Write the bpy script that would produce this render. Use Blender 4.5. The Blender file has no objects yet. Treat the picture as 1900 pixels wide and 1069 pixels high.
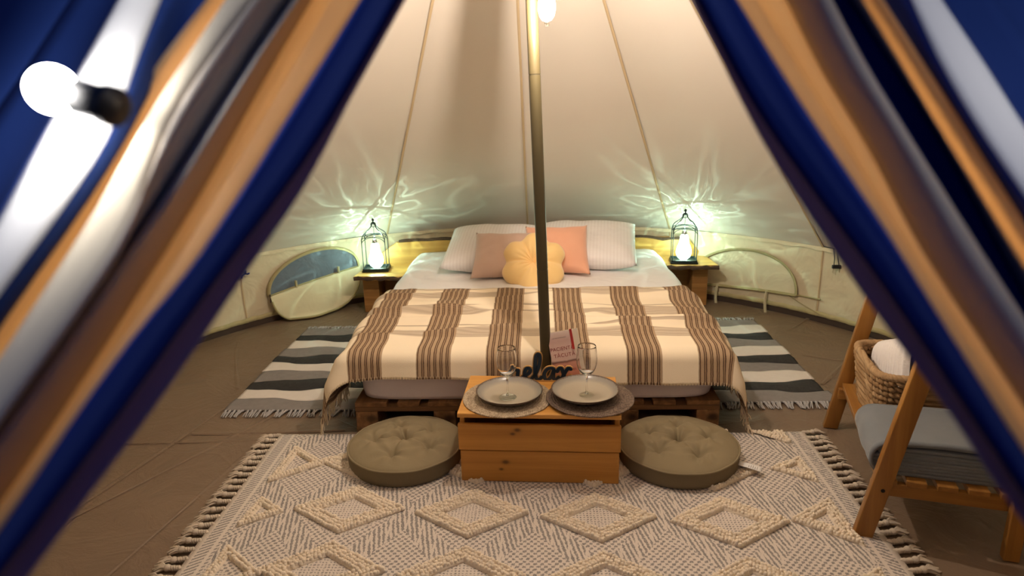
import bpy, bmesh, math, random
from math import sin, cos, pi, radians, sqrt, atan2, hypot, exp
from mathutils import Vector, Matrix, noise

random.seed(7)
S = bpy.context.scene
COL = S.collection

# ------------------------------------------------------------------ camera
FPX, PITCH, YAW, ROLL, CAMH = 1259.3, radians(16.07), radians(2.62), radians(1.55), 1.45
_cy, _sy, _cp, _sp = cos(YAW), sin(YAW), cos(PITCH), sin(PITCH)
CF = Vector((-_sy*_cp, _cy*_cp, -_sp))
_r0 = Vector((_cy, _sy, 0)); _u0 = _r0.cross(CF)
CR = _r0*cos(ROLL) - _u0*sin(ROLL)
CU = _u0*cos(ROLL) + _r0*sin(ROLL)
CO = Vector((0, 0, CAMH))
cam_d = bpy.data.cameras.new('camera'); cam = bpy.data.objects.new('camera', cam_d); COL.objects.link(cam)
cam_d.sensor_width = 36; cam_d.lens = FPX/1900*36; cam_d.clip_start = .02; cam_d.clip_end = 200
mw = Matrix.Identity(4)
for i in range(3):
    mw[i][0] = CR[i]; mw[i][1] = CU[i]; mw[i][2] = -CF[i]; mw[i][3] = CO[i]
cam.matrix_world = mw
cam_d.dof.use_dof = True; cam_d.dof.focus_distance = 2.8; cam_d.dof.aperture_fstop = 2.9
S.camera = cam

# ------------------------------------------------------------------ world, exposure
S.view_settings.view_transform = 'Standard'; S.view_settings.look = 'None'
S.view_settings.gamma = 1; S.view_settings.use_curve_mapping = False
S.view_settings.exposure = 0.75
W = bpy.data.worlds.new('dusk'); S.world = W; W.use_nodes = True
bg = W.node_tree.nodes['Background']
bg.inputs['Color'].default_value = (.030, .075, .30, 1); bg.inputs['Strength'].default_value = .22
S.cycles.max_bounces = 10; S.cycles.diffuse_bounces = 7; S.cycles.transmission_bounces = 12; S.cycles.transparent_max_bounces = 16
S.cycles.sample_clamp_indirect = 4

POLE_BULB, LANTERN_BULB, FESTOON_BULB, DOOR_BULB = 3800.0, 18.0, 50.0, 150.0     # the lamps' own radiance
WARM, GREENISH, COOLWHITE, AMBER = (1.0, .85, .715), (.62, 1.0, .80), (1.0, .96, .92), (1.0, .72, .44)

# ------------------------------------------------------------------ pixel helpers (measure the photo, give real 3D points)
def ray(x, y): return CF + CR*((x-950)/FPX) - CU*((y-534.5)/FPX)
def at_z(x, y, z):
    d = ray(x, y); return CO + d*((z-CAMH)/d.z)
def at_y(x, y, Y):
    d = ray(x, y); return CO + d*(Y/d.y)
def at_c(x, y, zc): return CO + ray(x, y)*zc

# ------------------------------------------------------------------ materials
def lin(c):
    c /= 255.0
    return c/12.92 if c <= .04045 else ((c+.055)/1.055)**2.4
def rgb(r, g, b): return (lin(r), lin(g), lin(b), 1)
def newmat(name):
    m = bpy.data.materials.new(name); m.use_nodes = True
    nt = m.node_tree; return m, nt, nt.nodes['Principled BSDF'], nt.nodes['Material Output']
def N(nt, t, **kw):
    n = nt.nodes.new(t)
    for k, v in kw.items():
        if k in n.inputs: n.inputs[k].default_value = v
        else: setattr(n, k, v)
    return n
def ramp(nt, stops, interp='LINEAR'):
    n = nt.nodes.new('ShaderNodeValToRGB'); e = n.color_ramp.elements; n.color_ramp.interpolation = interp
    e.remove(e[1])
    for i, (p, c) in enumerate(stops):
        if i == 0: el = e[0]; el.position = p
        else: el = e.new(p)
        el.color = c if len(c) == 4 else (*c, 1)
    return n
def math_n(nt, op, a, b=None, c=None):
    n = nt.nodes.new('ShaderNodeMath'); n.operation = op
    for i, v in enumerate((a, b, c)):
        if v is None: continue
        if hasattr(v, 'is_linked') or isinstance(v, bpy.types.NodeSocket): nt.links.new(v, n.inputs[i])
        else: n.inputs[i].default_value = v
    return n.outputs[0]
def mixc(nt, fac, a, b):
    n = nt.nodes.new('ShaderNodeMix'); n.data_type = 'RGBA'
    for idx, v in ((0, fac), (6, a), (7, b)):
        if isinstance(v, bpy.types.NodeSocket): nt.links.new(v, n.inputs[idx])
        else: n.inputs[idx].default_value = v
    return n.outputs[2]
def scaled(nt, src, sc):
    mp = nt.nodes.new('ShaderNodeMapping'); nt.links.new(src, mp.inputs[0]); mp.inputs['Scale'].default_value = sc
    return mp.outputs[0]

def fabric(name, col, col2=None, nscale=6, weave=900, bump=.15, rough=.9, trans=0, transcol=None, wrinkle=0, wscale=5, sheen=0):
    m, nt, b, out = newmat(name)
    tc = N(nt, 'ShaderNodeTexCoord')
    col2 = col2 or tuple(min(1, c*.86) for c in col[:3])+(1,)
    nz = N(nt, 'ShaderNodeTexNoise', Scale=nscale, Detail=4); nt.links.new(tc.outputs['Object'], nz.inputs['Vector'])
    c = mixc(nt, nz.outputs['Fac'], col, col2)
    nt.links.new(c, b.inputs['Base Color']); b.inputs['Roughness'].default_value = rough
    b.inputs['Specular IOR Level'].default_value = .2
    if sheen: b.inputs['Sheen Weight'].default_value = sheen
    h = N(nt, 'ShaderNodeTexNoise', Scale=weave, Detail=2); nt.links.new(tc.outputs['Object'], h.inputs['Vector'])
    bp = N(nt, 'ShaderNodeBump', Strength=bump, Distance=.002); nt.links.new(h.outputs['Fac'], bp.inputs['Height'])
    last = bp
    if wrinkle:
        w = N(nt, 'ShaderNodeTexNoise', Scale=wscale, Detail=3, Distortion=.6); nt.links.new(tc.outputs['Object'], w.inputs['Vector'])
        b2 = N(nt, 'ShaderNodeBump', Strength=wrinkle, Distance=.03); nt.links.new(w.outputs['Fac'], b2.inputs['Height'])
        nt.links.new(bp.outputs[0], b2.inputs['Normal']); last = b2
    nt.links.new(last.outputs[0], b.inputs['Normal'])
    if trans:
        t = N(nt, 'ShaderNodeBsdfTranslucent'); t.inputs['Color'].default_value = transcol or col
        mx = N(nt, 'ShaderNodeMixShader'); mx.inputs[0].default_value = trans
        nt.links.new(b.outputs[0], mx.inputs[1]); nt.links.new(t.outputs[0], mx.inputs[2]); nt.links.new(mx.outputs[0], out.inputs[0])
    return m

def wood(name, light, dark, axis='X', scale=1.0, rough=.45, knots=(), grain=1.0):
    """straight-grained timber, the grain along the given local axis; knots = (x, z, radius) on the XZ face"""
    m, nt, b, out = newmat(name)
    tc = N(nt, 'ShaderNodeTexCoord'); sc = {'X': (1.2, 26, 26), 'Y': (26, 1.2, 26), 'Z': (26, 26, 1.2)}[axis]
    oi = N(nt, 'ShaderNodeObjectInfo')
    add = N(nt, 'ShaderNodeVectorMath', operation='ADD'); nt.links.new(tc.outputs['Object'], add.inputs[0])
    off = math_n(nt, 'MULTIPLY', oi.outputs['Random'], 7.0); nt.links.new(off, add.inputs[1])
    v = scaled(nt, add.outputs[0], tuple(s*scale for s in sc))
    n1 = N(nt, 'ShaderNodeTexNoise', Scale=1.0, Detail=6, Roughness=.6, Distortion=.5); nt.links.new(v, n1.inputs['Vector'])
    r = ramp(nt, [(.3, dark), (.48, tuple((a+b_)/2 for a, b_ in zip(light[:3], dark[:3]))), (.62, light), (.8, tuple(min(1, c*1.12) for c in light[:3]))])
    f = math_n(nt, 'ADD', .5, math_n(nt, 'MULTIPLY', math_n(nt, 'SUBTRACT', n1.outputs['Fac'], .5), grain))
    nt.links.new(f, r.inputs[0]); c = r.outputs[0]
    sx = N(nt, 'ShaderNodeSeparateXYZ'); nt.links.new(tc.outputs['Object'], sx.inputs[0])
    for kx, kz, kr in knots:
        dx = math_n(nt, 'DIVIDE', math_n(nt, 'SUBTRACT', sx.outputs['X'], kx), kr*1.5)
        dz = math_n(nt, 'DIVIDE', math_n(nt, 'SUBTRACT', sx.outputs['Z'], kz), kr)
        d = math_n(nt, 'ADD', math_n(nt, 'MULTIPLY', dx, dx), math_n(nt, 'MULTIPLY', dz, dz))
        fac = math_n(nt, 'DIVIDE', 1.0, math_n(nt, 'ADD', 1.0, math_n(nt, 'MULTIPLY', math_n(nt, 'MULTIPLY', d, d), 1.6)))
        c = mixc(nt, math_n(nt, 'MULTIPLY', fac, .85), c, tuple(q*.22 for q in dark[:3])+(1,))
    nt.links.new(c, b.inputs['Base Color']); b.inputs['Roughness'].default_value = rough
    b.inputs['Specular IOR Level'].default_value = .35
    bp = N(nt, 'ShaderNodeBump', Strength=.15, Distance=.002); nt.links.new(n1.outputs['Fac'], bp.inputs['Height']); nt.links.new(bp.outputs[0], b.inputs['Normal'])
    return m
def plain(name, col, rough=.5, metal=0, nvar=.12, nscale=30, bump=0):
    m, nt, b, out = newmat(name)
    tc = N(nt, 'ShaderNodeTexCoord')
    nz = N(nt, 'ShaderNodeTexNoise', Scale=nscale, Detail=3); nt.links.new(tc.outputs['Object'], nz.inputs['Vector'])
    c = mixc(nt, nz.outputs['Fac'], tuple(min(1, q*(1+nvar)) for q in col[:3])+(1,), tuple(q*(1-nvar) for q in col[:3])+(1,))
    nt.links.new(c, b.inputs['Base Color']); b.inputs['Roughness'].default_value = rough; b.inputs['Metallic'].default_value = metal
    if bump:
        bp = N(nt, 'ShaderNodeBump', Strength=bump, Distance=.002); nt.links.new(nz.outputs['Fac'], bp.inputs['Height']); nt.links.new(bp.outputs[0], b.inputs['Normal'])
    return m
def emitter(name, col, strength, spots=0):
    m, nt, b, out = newmat(name); nt.nodes.remove(b)
    e = N(nt, 'ShaderNodeEmission'); e.inputs['Color'].default_value = (*col, 1); e.inputs['Strength'].default_value = strength
    if spots:
        tc = N(nt, 'ShaderNodeTexCoord'); v = N(nt, 'ShaderNodeTexVoronoi', Scale=spots); nt.links.new(tc.outputs['Object'], v.inputs['Vector'])
        r = ramp(nt, [(.0, (1.8,)*3), (.35, (1.1,)*3), (.8, (.55,)*3)]); nt.links.new(v.outputs['Distance'], r.inputs[0])
        nt.links.new(math_n(nt, 'MULTIPLY', r.outputs[0], strength), e.inputs['Strength'])
    nt.links.new(e.outputs[0], out.inputs[0]); return m
def glass(name, tint=(1, 1, 1, 1)):
    m, nt, b, out = newmat(name)
    b.inputs['Base Color'].default_value = tint; b.inputs['Roughness'].default_value = .005; b.inputs['Transmission Weight'].default_value = 1; b.inputs['IOR'].default_value = 1.45
    return m

MT = {}
MT['roof'] = fabric('roof_canvas', (.77, .705, .61, 1), (.73, .655, .56, 1), nscale=2.2, weave=700, bump=.1, wrinkle=.12, wscale=3, trans=.06, transcol=(.7, .5, .3, 1))
MT['wall'] = fabric('wall_canvas', (.68, .60, .42, 1), (.62, .53, .36, 1), nscale=3, weave=700, bump=.1, wrinkle=.7, wscale=5.5)
MT['seam'] = fabric('seam_tape', (.60, .46, .28, 1), weave=500)
MT['webbing'] = fabric('base_webbing', (.36, .31, .15, 1), (.56, .48, .27, 1), nscale=24, weave=600)
MT['pvc'] = fabric('ground_pvc_dark', (.10, .07, .055, 1), weave=300, rough=.6)

# ------------------------------------------------------------------ mesh builder
class M:
    def __init__(s): s.v = []; s.f = []; s.uv = {}; s.hard = False
    def grid(s, fn, nu, nv, cu=False, cv=False, uvfn=None, flip=False):
        o = len(s.v); U = nu if cu else nu+1; V = nv if cv else nv+1
        for j in range(V):
            for i in range(U):
                if uvfn: s.uv[len(s.v)] = uvfn(i/nu, j/nv)
                s.v.append(tuple(fn(i/nu, j/nv)))
        for j in range(nv):
            for i in range(nu):
                a = o+j*U+i; b = o+j*U+(i+1) % U; c = o+((j+1) % V)*U+(i+1) % U; d = o+((j+1) % V)*U+i
                s.f.append((a, d, c, b) if flip else (a, b, c, d))
        return s
    def box(s, c, d, rz=0, mat=None):
        s.hard = True
        o = len(s.v); c = Vector(c)
        R = mat if mat else Matrix.Rotation(rz, 3, 'Z')
        for z in (-.5, .5):
            for x, y in ((-.5, -.5), (.5, -.5), (.5, .5), (-.5, .5)):
                s.v.append(tuple(c + R @ Vector((x*d[0], y*d[1], z*d[2]))))
        for q in ((3, 2, 1, 0), (4, 5, 6, 7), (0, 1, 5, 4), (1, 2, 6, 5), (2, 3, 7, 6), (3, 0, 4, 7)): s.f.append(tuple(o+k for k in q))
        return s
    def tube(s, pts, r, n=8, closed=False, caps=True, flat=1.0, up=None):
        s.hard = True
        pts = [Vector(p) for p in pts]; o = len(s.v); L = len(pts)
        rr = r if hasattr(r, '__len__') else [r]*L
        prev = None
        for i, p in enumerate(pts):
            if closed: t = pts[(i+1) % L]-pts[i-1]
            else: t = pts[min(i+1, L-1)]-pts[max(i-1, 0)]
            if t.length < 1e-9: t = Vector((0, 0, 1))
            t.normalize()
            if prev is None:
                a = Vector(up) if up else (Vector((0, 0, 1)) if abs(t.z) < .9 else Vector((1, 0, 0)))
                n1 = a - t*a.dot(t)
            else: n1 = prev - t*prev.dot(t)
            n1.normalize(); prev = n1; n2 = t.cross(n1)
            for k in range(n):
                a = 2*pi*k/n; s.v.append(tuple(p + n1*(cos(a)*rr[i]) + n2*(sin(a)*rr[i]*flat)))
        for i in range(L if closed else L-1):
            for k in range(n):
                j = (i+1) % L
                s.f.append((o+i*n+k, o+i*n+(k+1) % n, o+j*n+(k+1) % n, o+j*n+k))
        if caps and not closed:
            s.f.append(tuple(o+k for k in range(n-1, -1, -1))); s.f.append(tuple(o+(L-1)*n+k for k in range(n)))
        return s
    def lathe(s, prof, n=24, c=(0, 0, 0), capb=True, capt=True):
        s.hard = True
        o = len(s.v)
        for (r, z) in prof:
            for k in range(n):
                a = 2*pi*k/n; s.v.append((c[0]+r*cos(a), c[1]+r*sin(a), c[2]+z))
        L = len(prof)
        for i in range(L-1):
            for k in range(n): s.f.append((o+i*n+k, o+i*n+(k+1) % n, o+(i+1)*n+(k+1) % n, o+(i+1)*n+k))
        if capb: s.f.append(tuple(o+k for k in range(n-1, -1, -1)))
        if capt: s.f.append(tuple(o+(L-1)*n+k for k in range(n)))
        return s
    def prism(s, poly, z0, z1, plane='XY', bulge=None):
        """polygon extruded along the third axis"""
        o = len(s.v); n = len(poly)
        def P(a, b, h): return {'XY': (a, b, h), 'XZ': (a, h, b), 'YZ': (h, a, b)}[plane]
        for h in (z0, z1):
            for a, b in poly: s.v.append(P(a, b, h))
        s.f.append(tuple(range(o+n-1, o-1, -1))); s.f.append(tuple(range(o+n, o+2*n)))
        for k in range(n): s.f.append((o+k, o+(k+1) % n, o+n+(k+1) % n, o+n+k))
        return s
    def mesh(s, name, mat, smooth=True):
        me = bpy.data.meshes.new(name); me.from_pydata(s.v, [], s.f)
        if s.uv:
            ul = me.uv_layers.new(name='UVMap')
            for l in me.loops: ul.data[l.index].uv = s.uv.get(l.vertex_index, (0, 0))
        bm = bmesh.new(); bm.from_mesh(me); bmesh.ops.recalc_face_normals(bm, faces=bm.faces); bm.to_mesh(me); bm.free()
        if smooth: me.polygons.foreach_set('use_smooth', [True]*len(me.polygons))
        if smooth and s.hard: me.set_sharp_from_angle(angle=radians(62))
        mm = MT[mat] if isinstance(mat, str) else mat
        me.materials.append(mm); return me
    def build(s, name, mat, parent=None, smooth=True, bevel=0, segs=2, solid=0, auto=None, kind=None):
        o = bpy.data.objects.new(name, s.mesh(name, mat, smooth)); COL.objects.link(o)
        if parent: o.parent = parent
        if solid:
            md = o.modifiers.new('thick', 'SOLIDIFY'); md.thickness = solid; md.offset = 0
        if bevel:
            md = o.modifiers.new('bevel', 'BEVEL'); md.width = bevel; md.segments = segs; md.limit_method = 'ANGLE'; md.angle_limit = radians(40)
        if auto:
            o.data.polygons.foreach_set('use_smooth', [True]*len(o.data.polygons))
            try: o.data.set_sharp_from_angle(angle=radians(auto))
            except Exception: pass
        if kind: o['kind'] = kind
        return o
def inst(name, me, parent=None, loc=(0, 0, 0), rot=(0, 0, 0), sc=(1, 1, 1)):
    o = bpy.data.objects.new(name, me); COL.objects.link(o); o.location = loc; o.rotation_euler = rot; o.scale = sc
    if parent: o.parent = parent
    return o
def tag(o, label, cat, group=None):
    o['label'] = label; o['category'] = cat
    if group: o['group'] = group
    return o
def thing(name, label, cat, loc=(0, 0, 0), rz=0, group=None, rot=None):
    o = bpy.data.objects.new(name, None); COL.objects.link(o); o.location = loc
    o.rotation_euler = rot if rot else (0, 0, rz); o.empty_display_size = .05
    return tag(o, label, cat, group)
def struct(o): o['kind'] = 'structure'; return o
def nz3(p, s=1.0, o=0): return noise.noise(Vector((p[0]*s+o, p[1]*s-o*.7, p[2]*s+o*1.3)))

# =================================================================== TENT SHELL
TC = Vector((-.10, 2.70, 0)); TR = 2.36; WZ = .48; AZ = 2.85; PA = 2*pi/14
def cone(az, z, r=None):
    rr = TR*(AZ-z)/(AZ-WZ) if r is None else r
    return Vector((TC.x+rr*sin(az), TC.y+rr*cos(az), z))
# ground outside, groundsheet inside
MT['grass'] = fabric('night_grass', (.03, .045, .015, 1), (.06, .06, .03, 1), nscale=30, weave=200, bump=.6)
g = M().grid(lambda u, v: (-12+24*u, -10+26*v, -.03), 12, 12).build('ground', 'grass'); struct(g)

def floor_mat():
    m, nt, b, out = newmat('groundsheet')
    tc = N(nt, 'ShaderNodeTexCoord'); O_ = tc.outputs['Object']
    n = N(nt, 'ShaderNodeTexNoise', Scale=3, Detail=5); nt.links.new(O_, n.inputs['Vector'])
    c = mixc(nt, n.outputs['Fac'], (.160, .106, .068, 1), (.225, .156, .102, 1))
    nt.links.new(c, b.inputs['Base Color']); b.inputs['Roughness'].default_value = .42; b.inputs['Specular IOR Level'].default_value = .4
    # soft wrinkles plus straight fold creases
    w1 = N(nt, 'ShaderNodeTexNoise', Scale=4.5, Detail=6, Roughness=.62, Distortion=1.6); nt.links.new(O_, w1.inputs['Vector'])
    v = N(nt, 'ShaderNodeTexVoronoi', feature='DISTANCE_TO_EDGE', Scale=1.7); nt.links.new(O_, v.inputs['Vector'])
    r = ramp(nt, [(0, (1, 1, 1)), (.012, (.3,)*3), (.05, (0, 0, 0))]); nt.links.new(v.outputs['Distance'], r.inputs[0])
    h = math_n(nt, 'ADD', w1.outputs['Fac'], math_n(nt, 'MULTIPLY', r.outputs[0], .12))
    bp = N(nt, 'ShaderNodeBump', Strength=.42, Distance=.03); nt.links.new(h, bp.inputs['Height']); nt.links.new(bp.outputs[0], b.inputs['Normal'])
    return m
MT['floor'] = floor_mat()
fm = M()
fm.v.append((TC.x, TC.y, 0)); NR, NA = 24, 84
for i in range(1, NR+1):
    for k in range(NA):
        p = cone(2*pi*k/NA, 0, (TR-.004)*i/NR)
        hz = .003*max(0, nz3(p, 2.6))+.002*nz3(p, 7, 3)
        fm.v.append((p.x, p.y, min(0, hz-.003)))
for k in range(NA): fm.f.append((0, 1+k, 1+(k+1) % NA))
for i in range(NR-1):
    for k in range(NA):
        a = 1+i*NA+k; b = 1+i*NA+(k+1) % NA; fm.f.append((a, a+NA, b+NA, b))
flo = struct(fm.build('floor', 'floor'))
# long straight fold creases pressed into the groundsheet
def crease(p, q, w=.006, h=.0022):
    p = Vector(p); q = Vector(q); d = (q-p).normalized(); n_ = Vector((-d.y, d.x, 0)); m_ = M()
    prof = [(-w*1.6, -.001), (-w*.4, h*.7), (0, h), (w*.4, h*.7), (w*1.6, -.001)]
    L = 14
    m_.grid(lambda u, v: p.lerp(q, v)+n_*(prof[round(u*4)][0]*(1+.4*sin(9*v)) + .006*sin(5*v+2*p.x))+Vector((0, 0, prof[round(u*4)][1])), 4, L)
    m_.build('fold_crease', 'floor', flo)
for a, b in (((-1.75, 2.15), (-1.35, 4.0)), ((-2.2, 2.62), (-1.2, 2.66)), ((-1.95, 1.7), (-1.28, 2.9)), ((-1.5, 1.3), (-1.25, 2.6)), ((1.4, 3.2), (1.95, 3.9)), ((1.5, 4.0), (1.75, 4.25)), ((1.45, 3.6), (2.1, 3.3)), ((-1.9, 3.9), (-1.6, 3.2)), ((-.9, 2.74), (-1.6, 2.72))):
    crease((*a, 0), (*b, 0))

# roof: 14 canvas panels from the apex cap, the two over the doorway unzipped
cap = M().grid(lambda u, v: cone(u*2*pi, AZ-.12*v), 28, 3, cu=True).build('ceiling', 'seam', solid=.004); struct(cap)
OPEN = (6, 7)
def roof_pt(k, u, v):
    az = PA*(k+u); z = AZ-.10-(AZ-.10-WZ)*v
    p = cone(az, z); sag = .045*sin(pi*u)*sin(pi*min(1, v*1.02))*(.4+.6*v)
    # canvas drops slightly towards the eave midpoint
    n_ = Vector((sin(az)*.7, cos(az)*.7, .7))
    return p - n_*sag + Vector((0, 0, .012*nz3(p, 1.7, k)))
for k in range(14):
    if k in OPEN: continue
    M().grid(lambda u, v: roof_pt(k, u, v), 10, 22).build('roof_panel', 'roof', cap)
    # eave lip hanging over the wall with a scalloped edge
    M().grid(lambda u, v: cone(PA*(k+u), WZ+.004-.022*v-.004*sin(u*34)*v, TR-.012-.006*v), 26, 2).build('eave_lip', 'wall', cap)
for k in range(14):
    if k in (7,): continue
    def sp(u, v, k=k):
        z = AZ-.11-(AZ-.11-WZ)*v; az = PA*k; p = cone(az, z); t = Vector((cos(az), -sin(az), 0))
        off = (u-.5)*.015; n_ = Vector((sin(az)*.7, cos(az)*.7, .7))
        return p + t*off - n_*(.006+.003*(1-abs(2*u-1)))
    M().grid(sp, 4, 26).build('seam_tape', 'seam', cap)
# wall panels grouped by side
def wall_pt(k, u, v):
    az = PA*(k+u); z = .036+(WZ-.036)*v
    p = cone(az, z, TR-.004); w = .020*sin(pi*v)*(nz3((az*2.4, z*2.0, 0), 1.6, 5)) - .012*sin(pi*u)*sin(pi*v)
    d = Vector((sin(az), cos(az), 0))
    return p+d*w
sides = {'wall_back': (13, 0), 'wall_right': (1, 2, 3, 4, 5), 'wall_left': (8, 9, 10, 11, 12)}
WROOT = {}
for nm, ks in sides.items():
    ks_ = sorted(ks) if nm != 'wall_back' else [13, 14]
    a0, a1 = PA*ks_[0], PA*(ks_[-1]+1)
    r_ = M().grid(lambda u, v: cone(a0+(a1-a0)*u, -.01+.05*v, TR+.012-.012*v), 10*len(ks_), 2).build(nm, 'pvc'); struct(r_); WROOT[nm] = r_
    for k in ks_:
        M().grid(lambda u, v: wall_pt(k, u, v), 16, 10).build('wall_panel', 'wall', r_)
        M().grid(lambda u, v: cone(PA*(k+u), .038+.030*v+.003*sin(u*50), TR-.010-.006*sin(pi*v)), 24, 3).build('base_webbing', 'webbing', r_)
        def ws(u, v, k=k):
            az = PA*k; p = wall_pt(k, 0, v); t = Vector((cos(az), -sin(az), 0)); d = Vector((sin(az), cos(az), 0))
            return p + t*(u-.5)*.012 - d*(.004+.003*(1-abs(2*u-1)))
        M().grid(ws, 4, 10).build('wall_seam', 'seam', r_)
def on_wall(x, y, inset=.012):
    d = ray(x, y); o = CO-TC; A = d.x*d.x+d.y*d.y; B = o.x*d.x+o.y*d.y; C_ = o.x*o.x+o.y*o.y-(TR-inset)**2
    t = (-B+sqrt(B*B-A*C_))/A; return CO+d*t
def azz(p): return atan2(p.x-TC.x, p.y-TC.y), p.z

# half-moon windows
MT['mesh'] = fabric('window_mesh', (.115, .14, .175, 1), (.17, .20, .24, 1), nscale=9, weave=1200, rough=.8, wrinkle=.5, wscale=9)
MT['trim'] = fabric('window_trim', (.42, .36, .19, 1), (.34, .29, .15, 1), nscale=30, weave=600)
MT['flapc'] = fabric('window_flap_canvas', (.68, .60, .40, 1), (.64, .55, .36, 1), weave=700, wrinkle=.25, wscale=6)
MT['strapc'] = fabric('tie_webbing', (.55, .50, .33, 1), weave=500)
def half_moon(name, L, Rr, top, closed):
    (a0, z0), (a1, z1) = azz(on_wall(*L)), azz(on_wall(*Rr)); at, zt = azz(on_wall(*top))
    hgt = zt-(z0+z1)/2
    def P(s, h, inset):
        """s -1..1 along the base line, h height above it"""
        a = a0+(a1-a0)*(s+1)/2; z = z0+(z1-z0)*(s+1)/2+h
        return cone(a, z, TR-inset)
    pan = M().grid(lambda u, v: P(-cos(pi*u), hgt*(sin(pi*u)**.85)*v, .030 if not closed else .022), 40, 10)
    root = struct(pan.build(name, 'mesh' if not closed else 'wall'))
    arc = [P(-cos(pi*i/44), hgt*sin(pi*i/44)**.85, .030) for i in range(45)]
    M().tube(arc, .013, 6, flat=.5).build('window_trim', 'trim', root)
    M().tube([P(-1+2*i/20, -.004, .030) for i in range(21)], .006, 6).build('sill_seam', 'trim', root)
    return root, P, hgt
w1, P1, h1 = half_moon('window_1', (497, 548), (664, 492), (588, 464), False)
# the rolled-down cover of the left window hangs to the floor
def flap_pt(u, v):
    s = -cos(pi*u); base = P1(s, -.004, .034); az = atan2(base.x-TC.x, base.y-TC.y); d = Vector((-sin(az), -cos(az), 0))
    wd = sin(pi*u)**.8; dn = .245*wd*v
    drop = min(dn, base.z-.014); extra = max(0, dn-drop)
    return base + d*(.012+.075*wd*v**.8 + extra*.9 + .010*sin(7*s+3*v)*v) - Vector((0, 0, drop))
M().grid(flap_pt, 36, 12).build('window_flap', 'flapc', w1, solid=.004)
M().tube([flap_pt(i/40, 1.0) for i in range(1, 40)], .008, 6).build('flap_binding', 'trim', w1)
for s in (-.42, .53):
    p = P1(s, -.012, .045); q = P1(s, .042, .048)
    t_ = M().tube([p, q], .009, 6, flat=.5).build('toggle_loop', 'strapc', w1)
    M().tube([p+Vector((0, -.006, .012)), q+Vector((0, -.008, -.008))], .005, 6).build('toggle', 'trim', t_)
p = P1(-1, -.02, .045); M().tube([p+Vector((0, 0, .03)), p, p-Vector((0, 0, .025))], .006, 6).build('zip_pull', 'pvc', w1)
w2, P2, h2 = half_moon('window_2', (1283, 524), (1479, 547), (1374, 461), True)
MT['pvc2'] = MT['pvc']
for (x0, y0), (x1, y1), (x2, y2) in (((1332, 527), (1323, 553), (1333, 580)), ((1423, 539), (1415, 568), (1424, 596))):
    a, c = on_wall(x0, y0, .03), on_wall(x2, y2, .06); b = on_wall(x1, y1, .06)
    pts = [(1-t)**2*a+2*t*(1-t)*b+t*t*c for t in [i/10 for i in range(11)]]
    M().tube(pts, .0095, 6, flat=.4).build('tie_strap', 'strapc', w2)
# quilted-in lower seam running beside the right window
pts = [on_wall(x, y, .02) for x, y in ((1310, 526), (1360, 531), (1420, 538), (1478, 547), (1522, 556))]
M().tube(pts, .005, 6).build('wall_seam', 'trim', WROOT['wall_right'])
# stitched diagonal seam
pts = [on_wall(x, y, .018) for x, y in ((1460, 546), (1490, 566), (1520, 583))]
M().tube(pts, .003, 6).build('wall_seam', 'trim', WROOT['wall_right'])
# small cord hardware on the walls
MT['black'] = plain('black_plastic', (.012, .014, .018, 1), .4)
MT['bluecord'] = fabric('blue_cord', (.03, .06, .28, 1), weave=300)
cc = thing('cord_clip', 'black cord clip hanging on two strings from the right wall', 'clip', on_wall(1552, 495, .03))
o_ = cc.location
M().box((0, 0, 0), (.052, .018, .022)).build('clip_body', 'black', cc, bevel=.004)
for dx, px in ((-.016, 1547), (.014, 1554)):
    q = on_wall(px, 462, .03)-o_
    M().tube([(dx, 0, .008), q*.5+Vector((dx*.3, -.005, 0)), q], .003, 6).build('string', 'black', cc)
    M().tube([(dx, 0, -.008), (dx*1.3, 0, -.035)], .004, 6).build('string_end', 'strapc', cc)
bc = thing('cord_tie', 'small blue cord knot on the left wall seam', 'cord', on_wall(455, 508, .03))
for a in (0, 1.1, 2.2, 3.6):
    M().tube([(0, 0, 0), (.02*cos(a), -.01, .022*sin(a)), (.035*cos(a+.4), -.012, .03*sin(a+.4)-.005)], .0055, 6).build('cord_end', 'bluecord', bc)

# =================================================================== CENTRE POLE AND PENDANT BULB
MT['pole'] = plain('olive_pole', (.060, .046, .020, 1), .38, 0, nscale=8)
MT['joint'] = plain('pole_joint', (.05, .04, .02, 1), .4)
pb, pt = Vector((.022, 2.672, 0)), Vector((-.048, 2.676, 2.80))
pole = thing('tent_pole', 'tall olive centre pole rising between the chest and the bed', 'pole', pb)
def pp(z): return pb.lerp(pt, z/2.80)-pb
prev = 0
for z0, z1 in ((0, .755), (.76, 1.509), (1.514, 2.80)):
    M().tube([pp(z0+(z1-z0)*i/4) for i in range(5)], .0225, 20).build('pole_section', 'pole', pole)
for z in (.755, 1.509):
    M().tube([pp(z-.002), pp(z+.008)], .0215, 20).build('pole_joint', 'joint', pole)
M().lathe([(.05, 0), (.05, .006), (.027, .012), (.027, .04)], 20).build('pole_foot', 'joint', pole)

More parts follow.
